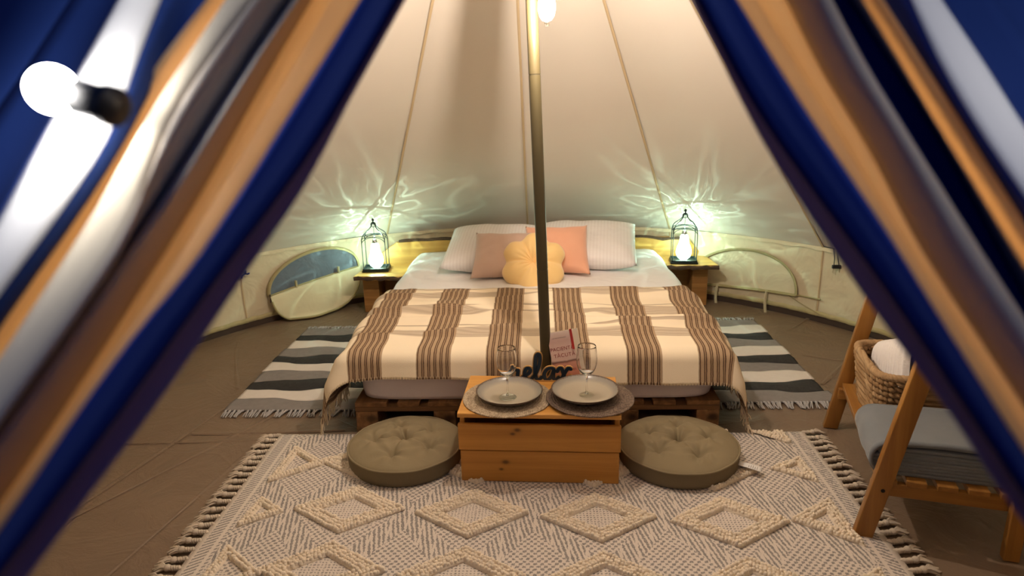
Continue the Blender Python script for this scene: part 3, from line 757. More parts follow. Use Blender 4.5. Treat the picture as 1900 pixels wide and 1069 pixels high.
# place mats, plates, glasses
def spiral_mat(name, c1, c2):
    m, nt, b, out = newmat(name); tc = N(nt, 'ShaderNodeTexCoord')
    sx = N(nt, 'ShaderNodeSeparateXYZ'); nt.links.new(tc.outputs['Object'], sx.inputs[0])
    ang = math_n(nt, 'ARCTAN2', sx.outputs['Y'], sx.outputs['X']); rad = math_n(nt, 'SQRT', math_n(nt, 'ADD', math_n(nt, 'MULTIPLY', sx.outputs['X'], sx.outputs['X']), math_n(nt, 'MULTIPLY', sx.outputs['Y'], sx.outputs['Y'])))
    f = math_n(nt, 'FRACT', math_n(nt, 'ADD', math_n(nt, 'MULTIPLY', ang, 18.0), math_n(nt, 'MULTIPLY', rad, 160.0)))
    n = N(nt, 'ShaderNodeTexNoise', Scale=110, Detail=3, Roughness=.7); nt.links.new(tc.outputs['Object'], n.inputs['Vector'])
    fac = math_n(nt, 'ADD', math_n(nt, 'MULTIPLY', f, .45), math_n(nt, 'MULTIPLY', math_n(nt, 'SUBTRACT', n.outputs['Fac'], .36), 2.2))
    nt.links.new(mixc(nt, fac, c1, c2), b.inputs['Base Color']); b.inputs['Roughness'].default_value = .95
    bp = N(nt, 'ShaderNodeBump', Strength=.5, Distance=.002); nt.links.new(f, bp.inputs['Height']); nt.links.new(bp.outputs[0], b.inputs['Normal'])
    return m
MT['mat_a'] = spiral_mat('woven_mat_taupe', (.17, .115, .068, 1), (.60, .48, .33, 1))
MT['mat_b'] = spiral_mat('woven_mat_brown', (.045, .028, .02, 1), (.26, .185, .135, 1))
def placemat(c, R_, mat, label, tilt=(0, 0, 0)):
    t = thing('placemat', label, 'placemat', c, 0, 'woven place mats', rot=tilt)
    n = 17; prof = [(.001, 0)]
    for i in range(n):
        r0 = R_*i/n
        for k in range(4): prof.append((r0+R_/n*(k+.5)/4+.0005, .0020+.0056*sin(pi*(k+.5)/4)))
    prof += [(R_, .003), (R_, 0)]
    M().lathe(prof, 72).build('woven_coil', mat, t)
    M().tube([(R_*1.0*cos(2*pi*i/72), R_*sin(2*pi*i/72), .0035+.0008*sin(i*2.1)) for i in range(72)], .0036, 6, closed=True).build('woven_edge', mat, t)
    return t
pa, pbm = Vector((-.140, 2.432, ZC)), Vector((.180, 2.412, ZC+.001))
placemat(pa, .172, 'mat_a', 'taupe woven round mat under the left plate')
placemat(pbm+Vector((0, 0, .0062)), .166, 'mat_b', 'dark brown woven round mat under the right plate', (0, radians(.9), 0))
def plate_mat():
    m, nt, b, out = newmat('stoneware'); tc = N(nt, 'ShaderNodeTexCoord')
    sx = N(nt, 'ShaderNodeSeparateXYZ'); nt.links.new(tc.outputs['Object'], sx.inputs[0])
    rad = math_n(nt, 'SQRT', math_n(nt, 'ADD', math_n(nt, 'MULTIPLY', sx.outputs['X'], sx.outputs['X']), math_n(nt, 'MULTIPLY', sx.outputs['Y'], sx.outputs['Y'])))
    n = N(nt, 'ShaderNodeTexNoise', Scale=220, Detail=3); nt.links.new(tc.outputs['Object'], n.inputs['Vector'])
    n2 = N(nt, 'ShaderNodeTexNoise', Scale=14, Detail=3); nt.links.new(tc.outputs['Object'], n2.inputs['Vector'])
    r2 = math_n(nt, 'ADD', rad, math_n(nt, 'MULTIPLY', math_n(nt, 'SUBTRACT', n.outputs['Fac'], .5), .012))
    rp = ramp(nt, [(0, (.47, .41, .31)), (.72, (.45, .39, .295)), (.86, (.30, .275, .235)), (.935, (.27, .245, .21)), (.965, (.10, .06, .04)), (1, (.085, .05, .035))])
    nt.links.new(math_n(nt, 'DIVIDE', r2, .1315), rp.inputs[0])
    sp_ = ramp(nt, [(.0, (.8,)*3), (.33, (1,)*3), (1, (1,)*3)]); nt.links.new(n.outputs['Fac'], sp_.inputs[0])
    mx = nt.nodes.new('ShaderNodeMix'); mx.data_type = 'RGBA'; mx.blend_type = 'MULTIPLY'; mx.inputs[0].default_value = 1
    nt.links.new(rp.outputs[0], mx.inputs[6]); nt.links.new(sp_.outputs[0], mx.inputs[7])
    nt.links.new(mx.outputs[2], b.inputs['Base Color']); b.inputs['Roughness'].default_value = .22; return m
MT['plate'] = plate_mat()
MT['glass'] = glass('wine_glass')
def thin_glass(name):
    m, nt, b, out = newmat(name); nt.nodes.remove(b); tr = N(nt, 'ShaderNodeBsdfTransparent'); tr.inputs[0].default_value = (.93, .95, .92, 1)
    gl = N(nt, 'ShaderNodeBsdfGlossy'); gl.inputs['Roughness'].default_value = .05; fr = N(nt, 'ShaderNodeLayerWeight', Blend=.35); mx = N(nt, 'ShaderNodeMixShader')
    nt.links.new(math_n(nt, 'MULTIPLY', fr.outputs['Fresnel'], .6), mx.inputs[0]); nt.links.new(tr.outputs[0], mx.inputs[1]); nt.links.new(gl.outputs[0], mx.inputs[2]); nt.links.new(mx.outputs[0], out.inputs[0]); return m
MT['glass_foot'] = thin_glass('wine_glass_foot')
def plate(c, label):
    t = tag(M().lathe([(.001, 0), (.055, 0), (.060, .001), (.085, .007), (.112, .016), (.127, .026), (.1308, .0315), (.1300, .0332), (.1270, .0322), (.120, .0265), (.106, .0185), (.085, .0115), (.060, .0075), (.03, .0068), (.001, .0066)], 64).build('dinner_plate', 'plate'), label, 'plate', 'stoneware plates')
    t.location = c; return t
plate(pa+Vector((.008, -.006, .0065)), 'grey stoneware plate on the left taupe mat')
plate(pbm+Vector((-.020, -.006, .0190)), 'grey stoneware plate on the right brown mat')
gp = [(.001, 0), (.033, 0), (.0345, .0012), (.033, .0025), (.018, .0048), (.007, .009), (.0042, .018), (.0036, .05), (.0038, .075), (.006, .084), (.014, .090), (.026, .101), (.0345, .117), (.0388, .136), (.0395, .155), (.0375, .178), (.0345, .203), (.0338, .2055), (.0328, .2040), (.0335, .199), (.0362, .178), (.0382, .155), (.0375, .136), (.0332, .118), (.0248, .1035), (.013, .0945), (.004, .0915), (.001, .091)]
for c, lb in ((pa+Vector((.002, -.024, .0146)), 'clear wine glass standing on the left plate'), (pbm+Vector((-.014, -.014, .0227)), 'clear wine glass standing on the right plate')):
    g_ = thing('wine_glass', lb, 'wine glass', c, 0, 'wine glasses on the plates')
    M().lathe(gp[5:], 48).build('bowl', 'glass', g_)
    M().lathe(gp[:6], 40).build('foot', 'glass_foot', g_)

# script sign: r e l a x as one cut-out word
MT['navy'] = plain('navy_paint', (.012, .030, .055, 1), .45)
MT['ply'] = wood('plywood_edge', (.62, .36, .12, 1), (.48, .25, .07, 1), 'X')
def catmull(P, n=7):
    out = []
    for i in range(len(P)-1):
        p0, p1, p2, p3 = P[max(0, i-1)], P[i], P[i+1], P[min(len(P)-1, i+2)]
        for k in range(n):
            t = k/n; out.append(tuple(.5*(2*b+(c-a)*t+(2*a-5*b+4*c-d)*t*t+(3*b-a-3*c+d)*t**3) for a, b, c, d in zip(p0, p1, p2, p3)))
    out.append(P[-1]); return out
strokes = {
 'r': [[(-.14, .03), (-.05, .20), (.10, .62), (.17, .92), (.20, 1.02), (.27, .86), (.42, .80), (.52, .78), (.50, .55), (.47, .28), (.55, .08), (.72, .10), (.82, .22)]],
 'e': [[(.82, .22), (1.02, .38), (1.25, .58), (1.34, .82), (1.22, .98), (1.05, .90), (.96, .60), (1.00, .25), (1.16, .05), (1.38, .10), (1.58, .32)]],
 'l': [[(1.58, .32), (1.80, .80), (1.96, 1.40), (1.98, 1.95), (1.86, 2.15), (1.72, 1.90), (1.66, 1.20), (1.66, .50), (1.76, .10), (1.94, .08), (2.10, .25)]],
 'a': [[(2.92, .88), (2.72, 1.00), (2.45, .88), (2.26, .52), (2.30, .14), (2.48, .03), (2.72, .28), (2.92, .85), (2.86, .45), (2.90, .12), (3.05, .06), (3.22, .25)]],
 'x': [[(3.12, .72), (3.24, .96), (3.40, .98), (3.52, .60), (3.62, .15), (3.80, .04), (4.00, .28)], [(4.02, .92), (3.86, 1.0), (3.70, .78), (3.44, .22), (3.26, .04), (3.12, .14)]]}
SG = thing('relax_sign', 'navy cut-out script word relax on plywood, standing behind the plates', 'sign', (-.135, 2.600, ZC), radians(-2.6))
unit = .0535; sxs = .062
def stroke_mesh(m, pts, hw_, y0, y1):
    """flat ribbon with round ends, extruded from y0 to y1"""
    P = [Vector((x*sxs, 0, .006+z*unit)) for x, z in catmull(pts)]
    L = len(P); left, right = [], []
    for i, p in enumerate(P):
        t = (P[min(i+1, L-1)]-P[max(0, i-1)]).normalized(); n_ = Vector((-t.z, 0, t.x))
        w_ = hw_*(1+.35*abs(t.z)); left.append(p+n_*w_); right.append(p-n_*w_)
    o = len(m.v)
    for y in (y0, y1):
        for a, b in zip(left, right): m.v.append((a.x, y, a.z)); m.v.append((b.x, y, b.z))
    K = 2*L
    for i in range(L-1):
        a = o+2*i; m.f.append((a, a+1, a+3, a+2)); m.f.append((a+K, a+K+2, a+K+3, a+K+1))
        m.f.append((a, a+2, a+K+2, a+K)); m.f.append((a+1, a+K+1, a+K+3, a+3))
    for i in (0, L-1):
        c = P[i]; m.f.append((o+2*i, o+2*i+1, o+K+2*i+1, o+K+2*i))
        q = len(m.v)
        for y in (y0, y1):
            for k in range(12): a = 2*pi*k/12; m.v.append((c.x+hw_*1.15*cos(a), y, c.z+hw_*1.15*sin(a)))
        m.f.append(tuple(range(q, q+12))); m.f.append(tuple(range(q+23, q+11, -1)))
        for k in range(12): m.f.append((q+k, q+(k+1) % 12, q+12+(k+1) % 12, q+12+k))
bkm = M()
for ch_, ss in strokes.items():
    fm_ = M()
    for s in ss: stroke_mesh(fm_, s, .0056, -.0065, -.0035); stroke_mesh(bkm, s, .0082, -.0036+.0002*len(bkm.v) % .0002, .006)
    fm_.build('letter', 'navy', SG, smooth=False)
bkm.box((.13, 0, .003), (.27, .018, .006)).build('plywood_backing', 'ply', SG, smooth=False)

# book
def cover_mat():
    m, nt, b, out = newmat('book_cover_print'); tc = N(nt, 'ShaderNodeTexCoord'); sx = N(nt, 'ShaderNodeSeparateXYZ'); nt.links.new(tc.outputs['Object'], sx.inputs[0])
    n = N(nt, 'ShaderNodeTexNoise', Scale=14, Detail=4, Distortion=.6); nt.links.new(tc.outputs['Object'], n.inputs['Vector'])
    z = math_n(nt, 'ADD', math_n(nt, 'DIVIDE', sx.outputs['Z'], .195), math_n(nt, 'MULTIPLY', math_n(nt, 'SUBTRACT', n.outputs['Fac'], .5), .12))
    r = ramp(nt, [(0, (.50, .20, .13)), (.14, (.62, .30, .21)), (.30, (.60, .30, .22)), (.345, (.16, .07, .05)), (.38, (.72, .52, .43)), (.62, (.74, .54, .45)), (.80, (.66, .43, .36)), (1, (.78, .64, .56))])
    nt.links.new(z, r.inputs[0]); nt.links.new(r.outputs[0], b.inputs['Base Color']); b.inputs['Roughness'].default_value = .35; return m
MT['cover'] = cover_mat(); MT['pages'] = fabric('paper_pages', (.74, .64, .50, 1), weave=500, bump=.1)
MT['red'] = plain('red_spine', (.42, .03, .02, 1), .4); MT['redink'] = plain('red_ink', (.27, .015, .01, 1), .5); MT['darkink'] = plain('dark_ink', (.08, .05, .04, 1), .5)
bpos = at_y(1053, 688, 2.625); bpos.z = ZC+.001
BK = thing('paperback_book', 'paperback with a rosy printed cover propped against the bed by the pole', 'book', bpos, 0, rot=(radians(-13), radians(-9), radians(2)))
bw, bh = .106, .195
M().box((0, .002, bh/2), (bw, .0012, bh)).build('front_cover', 'cover', BK)
M().box((.004, .012, bh/2), (bw-.004, .018, bh-.006)).build('page_block', 'pages', BK, bevel=.001)
M().box((.012, .0225, bh/2), (bw+.022, .0014, bh)).build('back_cover', 'pages', BK)
M().box((.0455, .0000, bh*.80), (.010, .002, bh*.44)).build('red_strip', 'red', BK)
def text(body, size, x, z, mat, parent, y=.0012, name='title_text', align='CENTER', sx=1):
    cu = bpy.data.curves.new(name, 'FONT'); cu.body = body; cu.size = size; cu.align_x = align; cu.extrude = .0003; cu.space_character = 1.08
    o = bpy.data.objects.new(name, cu); COL.objects.link(o); bpy.context.view_layer.update()
    dg = bpy.context.evaluated_depsgraph_get(); me = bpy.data.meshes.new_from_object(o.evaluated_get(dg)); bpy.data.objects.remove(o)
    me.materials.clear(); me.materials.append(MT[mat])
    return inst(name, me, parent, (x, y, z), (pi/2, 0, 0), (sx, 1, 1))
text('PACIENTA', .0215, -.002, .116, 'redink', BK, sx=.92)
text('TĂCUTĂ', .0215, .004, .088, 'redink', BK)
text('ALEX', .0125, -.004, .042, 'redink', BK, name='author_text')
text('MICHAELIDES', .0125, .002, .026, 'redink', BK, name='author_text')
text('UN THRILLER PSIHOLOGIC', .0045, -.006, .168, 'darkink', BK, name='small_print')

# =================================================================== FLOOR CUSHIONS
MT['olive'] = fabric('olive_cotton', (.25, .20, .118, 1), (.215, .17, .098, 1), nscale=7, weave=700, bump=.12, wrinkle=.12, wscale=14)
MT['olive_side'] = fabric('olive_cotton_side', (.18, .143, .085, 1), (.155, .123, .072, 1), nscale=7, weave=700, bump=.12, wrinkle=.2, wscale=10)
MT['label'] = fabric('white_label', (.84, .82, .78, 1), weave=600)
def floor_cushion(c, R_, rz, seed, label, tagside=None):
    t = thing('floor_cushion', label, 'cushion', c, rz, 'round floor cushions')
    rr = random.Random(seed); H = .070
    tufts = [(0, 0)] + [(R_*.55*cos(2*pi*k/5+.4), R_*.55*sin(2*pi*k/5+.4)) for k in range(5)]
    def top(u, v):
        a = 2*pi*u; r = R_*v; x, y = r*cos(a), r*sin(a)
        z = H+.034*(max(0, 1-v**2.6))**.7+.006*nz3((x, y, 0), 9, seed)
        for i, (tx, ty) in enumerate(tufts):
            d = hypot(x-tx, y-ty); z -= .027*exp(-(d/.024)**2)
            an = atan2(y-ty, x-tx); z += .0055*sin(an*6+i*2+seed)*exp(-((d-.045)/.03)**2)
        # pulled creases from centre to outer tufts
        for tx, ty in tufts[1:]:
            L2 = tx*tx+ty*ty; s = max(0, min(1, (x*tx+y*ty)/L2)); d = hypot(x-s*tx, y-s*ty); z -= .010*exp(-(d/.009)**2)
        return (x, y, z)
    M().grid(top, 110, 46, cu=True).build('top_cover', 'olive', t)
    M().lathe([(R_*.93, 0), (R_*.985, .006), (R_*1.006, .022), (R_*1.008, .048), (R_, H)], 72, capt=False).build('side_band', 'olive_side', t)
    M().tube([(R_*1.002*cos(2*pi*i/80), R_*1.002*sin(2*pi*i/80), H+.001*sin(i*.7)) for i in range(80)], .0042, 6, closed=True).build('piping', 'olive', t)
    for tx, ty in tufts: M().tube([(tx-.009, ty, top(atan2(ty, tx)/(2*pi), hypot(tx, ty)/R_)[2]+.002), (tx+.009, ty+.003, top(atan2(ty, tx)/(2*pi), hypot(tx, ty)/R_)[2]+.002)], .0018, 5).build('tuft_stitch', 'olive_side', t)
    if tagside is not None:
        ca, sa = cos(tagside), sin(tagside)
        def lp(u, v):
            r = R_+.085*v; w_ = (u-.5)*.036; z = .026+.010*(1-v)**2+.004*sin(3*v)
            return (ca*r-sa*w_, sa*r+ca*w_, z)
        lb_ = M().grid(lp, 3, 8).build('care_label', 'label', t, solid=.001)
        for k in range(5):
            M().grid(lambda u, v: Vector(lp(.12+.7*u*(.6+.4*((k*37) % 5)/5), .45+.09*k+.018*v))+Vector((0, 0, .0012)), 4, 1).build('printed_line', 'darkink', lb_)
    return t
floor_cushion((-.568, 2.482, .011), .232, .3, 1, 'round olive tufted cushion left of the chest')
floor_cushion((.537, 2.468, .011), .236, 1.0, 2, 'round olive tufted cushion right of the chest', tagside=radians(-24)-1.0)

# =================================================================== BIG RUG
RL, RRt, RT, RBm = -1.175, 1.118, 2.685, 1.05
RX, RY = (RL+RRt)/2, (RT+RBm)/2
DX, DY = .447, .330                      # lattice of tufted diamonds
LX0, LY0 = .185, 2.078                   # one diamond centre (world)
def rug_mat():
    m, nt, b, out = newmat('rug_weave'); tc = N(nt, 'ShaderNodeTexCoord'); sx = N(nt, 'ShaderNodeSeparateXYZ'); nt.links.new(tc.outputs['Object'], sx.inputs[0])
    nzz = N(nt, 'ShaderNodeTexNoise', Scale=120, Detail=2); nt.links.new(tc.outputs['Object'], nzz.inputs['Vector'])
    jit = math_n(nt, 'MULTIPLY', math_n(nt, 'SUBTRACT', nzz.outputs['Fac'], .5), .012)
    X = math_n(nt, 'ADD', sx.outputs['X'], jit); Y = math_n(nt, 'ADD', sx.outputs['Y'], jit)
    a = math_n(nt, 'DIVIDE', math_n(nt, 'SUBTRACT', X, LX0-RX), DX); c = math_n(nt, 'DIVIDE', math_n(nt, 'SUBTRACT', Y, LY0-RY), DY*2)
    p = math_n(nt, 'ADD', a, math_n(nt, 'MULTIPLY', c, 1.0)); q = math_n(nt, 'SUBTRACT', a, math_n(nt, 'MULTIPLY', c, 1.0))
    # checker weave fields
    cx = math_n(nt, 'MULTIPLY', X, 1/.023); cyv = math_n(nt, 'MULTIPLY', Y, 1/.0125)
    row = math_n(nt, 'FLOOR', cyv); sh = math_n(nt, 'MULTIPLY', math_n(nt, 'MODULO', math_n(nt, 'ABSOLUTE', row), 2.0), .5)
    chk = math_n(nt, 'GREATER_THAN', math_n(nt, 'FRACT', math_n(nt, 'ADD', cx, sh)), .52)
    fy = math_n(nt, 'FRACT', cyv); chk = math_n(nt, 'MULTIPLY', chk, math_n(nt, 'GREATER_THAN', fy, .22))
    # diagonal stripe bands between the fields
    def tri(v):
        f = math_n(nt, 'FRACT', v); return math_n(nt, 'ABSOLUTE', math_n(nt, 'SUBTRACT', f, .5))     # 0 at half
    bp_, bq = tri(p), tri(q)
    bandp = math_n(nt, 'LESS_THAN', bp_, .115); bandq = math_n(nt, 'LESS_THAN', bq, .115)
    ins = math_n(nt, 'MAXIMUM', bandp, bandq)
    st = math_n(nt, 'GREATER_THAN', math_n(nt, 'FRACT', math_n(nt, 'MULTIPLY', math_n(nt, 'ADD', X, math_n(nt, 'MULTIPLY', Y, .22)), 1/.0165)), .5)
    brk = math_n(nt, 'GREATER_THAN', math_n(nt, 'FRACT', math_n(nt, 'MULTIPLY', math_n(nt, 'ADD', p, q), 4.0)), .12)
    st = math_n(nt, 'MULTIPLY', st, brk)
    fac = math_n(nt, 'ADD', math_n(nt, 'MULTIPLY', ins, st), math_n(nt, 'MULTIPLY', math_n(nt, 'SUBTRACT', 1.0, ins), chk))
    # inside the diamonds: fine dashes
    da = math_n(nt, 'ABSOLUTE', math_n(nt, 'SUBTRACT', math_n(nt, 'FRACT', math_n(nt, 'ADD', a, .5)), .5))
    dc = math_n(nt, 'ABSOLUTE', math_n(nt, 'SUBTRACT', math_n(nt, 'FRACT', math_n(nt, 'ADD', math_n(nt, 'MULTIPLY', c, 2.0), .5)), .5))
    inner = math_n(nt, 'LESS_THAN', math_n(nt, 'ADD', math_n(nt, 'DIVIDE', da, .47), math_n(nt, 'DIVIDE', dc, .43)), .85)
    fx = math_n(nt, 'GREATER_THAN', math_n(nt, 'FRACT', math_n(nt, 'MULTIPLY', X, 1/.012)), .5); fyy = math_n(nt, 'GREATER_THAN', math_n(nt, 'FRACT', math_n(nt, 'MULTIPLY', Y, 1/.012)), .55)
    fac = math_n(nt, 'ADD', math_n(nt, 'MULTIPLY', fac, math_n(nt, 'SUBTRACT', 1.0, inner)), math_n(nt, 'MULTIPLY', inner, math_n(nt, 'MULTIPLY', fx, fyy)))
    # side borders: slanted dashes, then a plain selvedge
    ed = math_n(nt, 'SUBTRACT', (RRt-RL)/2, math_n(nt, 'ABSOLUTE', sx.outputs['X']))
    border = math_n(nt, 'LESS_THAN', ed, .080); selv = math_n(nt, 'LESS_THAN', ed, .020)
    dsh = math_n(nt, 'GREATER_THAN', math_n(nt, 'FRACT', math_n(nt, 'MULTIPLY', math_n(nt, 'ADD', math_n(nt, 'ABSOLUTE', X), math_n(nt, 'MULTIPLY', Y, 1.5)), 1/.026)), .5)
    gap = math_n(nt, 'GREATER_THAN', math_n(nt, 'ABSOLUTE', math_n(nt, 'SUBTRACT', ed, .064)), .006); dsh = math_n(nt, 'MULTIPLY', dsh, gap)
    fac = math_n(nt, 'ADD', math_n(nt, 'MULTIPLY', fac, math_n(nt, 'SUBTRACT', 1.0, border)), math_n(nt, 'MULTIPLY', border, dsh))
    fac = math_n(nt, 'MULTIPLY', fac, math_n(nt, 'SUBTRACT', 1.0, selv))
    n2 = N(nt, 'ShaderNodeTexNoise', Scale=260, Detail=2); nt.links.new(tc.outputs['Object'], n2.inputs['Vector'])
    nr = ramp(nt, [(.35, (.55,)*3), (.6, (1,)*3)]); nt.links.new(n2.outputs['Fac'], nr.inputs[0])
    f2 = math_n(nt, 'MULTIPLY', math_n(nt, 'MULTIPLY', fac, nr.outputs[0]), .82)
    nt.links.new(mixc(nt, f2, (.64, .565, .49, 1), (.10, .096, .10, 1)), b.inputs['Base Color'])
    b.inputs['Roughness'].default_value = .95; b.inputs['Specular IOR Level'].default_value = .1
    hgt = math_n(nt, 'SUBTRACT', math_n(nt, 'MULTIPLY', n2.outputs['Fac'], .6), math_n(nt, 'MULTIPLY', fac, .6))
    bmp = N(nt, 'ShaderNodeBump', Strength=.8, Distance=.004); nt.links.new(hgt, bmp.inputs['Height']); nt.links.new(bmp.outputs[0], b.inputs['Normal'])
    return m
MT['rug'] = rug_mat()
MT['tuft'] = fabric('wool_tuft', (.80, .70, .55, 1), (.72, .61, .47, 1), nscale=70, weave=300, bump=.6)
rug = thing('patterned_rug', 'large cream and grey rug with raised wool diamonds before the bed', 'rug', (RX, RY, 0))
rm = M()
def rug_pt(u, v):
    x, y = RL-RX+(RRt-RL)*u, RBm-RY+(RT-RBm)*v
    e = min(u, 1-u)*(RRt-RL); z = .0085+.0016*nz3((x, y, 0), 5)+.002*nz3((x, y, 0), 1.6)
    x += .004*nz3((x, y, 1), 6)*(1 if e < .01 else 0); y += .006*nz3((x, 0, 3), 5)*(1 if v > .99 else 0)
    return (x, y, z)
rm.grid(rug_pt, 90, 60).build('rug_weave', 'rug', rug, solid=.006)
# raised tufted shapes: rows of wool bobbles along the outline, joined as one ring each
ball = []
for i in range(1, 3):
    for k in range(6): a = 2*pi*k/6+i*.5; s_ = (1.0, .72)[i-1]; ball.append((s_*cos(a), s_*sin(a), (.15, .78)[i-1]))
ball.append((0, 0, 1.05))
def tuft_ring(poly, rows, pitch=.0135, seed=0, clip=None, name='tufted_diamond'):
    m = M(); rr = random.Random(seed); n = len(poly)
    cx = sum(p[0] for p in poly)/n; cyy = sum(p[1] for p in poly)/n
    def inset(k):
        # shrink towards the centroid by k row widths (uniform offset for convex shapes)
        out = []
        for i in range(n):
            p0, p1, p2 = Vector(poly[i-1]), Vector(poly[i]), Vector(poly[(i+1) % n])
            d1 = (p1-p0).normalized(); d2 = (p2-p1).normalized(); n1 = Vector((-d1.y, d1.x)); n2 = Vector((-d2.y, d2.x))
            bis = (n1+n2); L = bis.length; bis /= L; out.append(p1+bis*(k*pitch/max(.25, bis.dot(n1))))
        return out
    # woven backing under the tufts
    A_, B_ = inset(0), inset(rows)
    for i in range(n):
        for t0 in range(10):
            q4 = [A_[i].lerp(A_[(i+1) % n], t0/10), A_[i].lerp(A_[(i+1) % n], (t0+1)/10), B_[i].lerp(B_[(i+1) % n], (t0+1)/10), B_[i].lerp(B_[(i+1) % n], t0/10)]
            if clip and not all(clip(q) for q in q4): continue
            o = len(m.v)
            for q in q4: m.v.append((q.x-RX, q.y-RY, .0190))
            for q in q4: m.v.append((q.x-RX, q.y-RY, .008))
            m.f += [(o, o+1, o+2, o+3), (o, o+4, o+5, o+1), (o+2, o+6, o+7, o+3)]
    for r in range(rows):
        P = inset(r+.4)
        for i in range(n):
            a, b = P[i], P[(i+1) % n]; L = (b-a).length; K = max(1, int(L/(pitch*.86)))
            for k in range(K):
                q = a.lerp(b, (k+.5*(r % 2))/K); q = q+Vector((rr.uniform(-.002, .002), rr.uniform(-.002, .002)))
                if clip and not clip(q): continue
                s_ = pitch*.62*rr.uniform(.85, 1.18); o = len(m.v); rot = rr.uniform(0, 6); ca, sa = cos(rot), sin(rot); hz = rr.uniform(.9, 1.35)
                for bx, by, bz in ball: m.v.append((q.x-RX+s_*(bx*ca-by*sa), q.y-RY+s_*(bx*sa+by*ca), .0165+bz*s_*hz*1.35))
                for j in range(6): m.f.append((o+j, o+(j+1) % 6, o+6+(j+1) % 6, o+6+j)); m.f.append((o+6+j, o+6+(j+1) % 6, o+12))
    if m.v: m.build(name, 'tuft', rug)
def dia(cx, cy, hx=.204, hy=.138): return [(cx-hx, cy), (cx, cy-hy), (cx+hx, cy), (cx, cy+hy)]
sd = 0
inside = lambda q: RL+.09 < q.x < RRt-.09 and RBm < q.y < RT-.008
for j in range(-3, 3):
    for i in range(-2, 2):
        sd += 1; tuft_ring(dia(LX0+DX*i, LY0+DY*j-.024*(i+.5)), 4, seed=sd, clip=inside)
    big = j % 2 == 1
    for s in (-1, 1):
        yc = LY0+DY*j+(.02 if s < 0 else -.035)
        if s < 0: hx, hy = (.205, .135) if big else (.150, .09); xe = RL+.095; poly = [(xe, yc-hy), (xe+hx*.9, yc), (xe+.02, yc+hy)]
        else: hx, hy = (.185, .13) if not big else (.150, .085); xe = RRt-.09; poly = [(xe, yc-hy), (xe-.01, yc+hy), (xe-hx, yc+.01)]
        sd += 1; tuft_ring(poly, 2 if not (s > 0 and not big) else 3, seed=sd, clip=inside, name='tufted_triangle')
# tassels along both short ends
MT['tassel'] = fabric('cotton_tassel', (.62, .53, .42, 1), (.52, .44, .35, 1), nscale=60, weave=400, bump=.7)
tas = []
for k in range(4):
    m = M(); rr = random.Random(40+k)
    for st_ in (0, 1):
        pts = [(.040*i/12, .0050*cos(i*1.25+pi*st_), .010+.0045*sin(i*1.25+pi*st_)) for i in range(13)]
        m.tube(pts, .0058, 6)
    m.lathe([(.001, 0), (.010, .003), (.0135, .010), (.010, .018), (.001, .021)], 8, (.044, 0, .001))
    for s in range(16):
        a = rr.uniform(-.6, .6); L_ = rr.uniform(.034, .052); z1 = rr.uniform(.002, .022)
        m.tube([(.044, .003*sin(s), .008+z1*.3), (.044+L_*.5*cos(a), L_*.5*sin(a), .006+z1*.7), (.044+L_*cos(a), L_*sin(a)*.8, max(.003, z1*.6))], [.004, .0044, .0022], 5)
    tas.append(m.mesh('tassel', 'tassel'))
for s in (-1, 1):
    K = 36
    for i in range(K):
        y = RBm+.01+(RT-RBm-.015)*i/(K-1)
        x = (RRt if s > 0 else RL)
        o2 = inst('tassel', tas[(i*7+(s > 0)*3) % 4], rug, (x-RX-.004*s, y-RY, .0), (0, 0, (0 if s > 0 else pi)+random.uniform(-.16, .16)+(.1 if s > 0 else .12)), (1, 1, 1))

# =================================================================== STRIPED RAG RUGS
MT['r_grey'] = fabric('rag_grey', (.27, .245, .23, 1), (.20, .18, .17, 1), nscale=40, weave=260, bump=.9)
MT['r_black'] = fabric('rag_black', (.022, .021, .020, 1), (.055, .052, .050, 1), nscale=55, weave=220, bump=.9)
MT['r_white'] = fabric('rag_white', (.74, .68, .62, 1), (.66, .60, .54, 1), nscale=40, weave=260, bump=.9)
MT['r_fringe'] = fabric('rag_fringe', (.42, .40, .39, 1), weave=400)
fr_me = []
for k in range(4):
    rr = random.Random(k+9); a = rr.uniform(-.5, .5)
    m = M(); m.tube([(0, 0, .006), (.004*sin(k), -.016, .011), (.010*sin(a), -.032, .006), (.02*sin(a), -.052, .004), (.026*sin(a*1.4), -.068, .003)], [.0045, .006, .0042, .004, .0025], 6)
    m.tube([(0, -.01, .006), (-.006, -.03, .009), (-.012*cos(a), -.06, .003)], [.003, .0035, .002], 5)
    fr_me.append(m.mesh('fringe_tassel', 'r_fringe'))
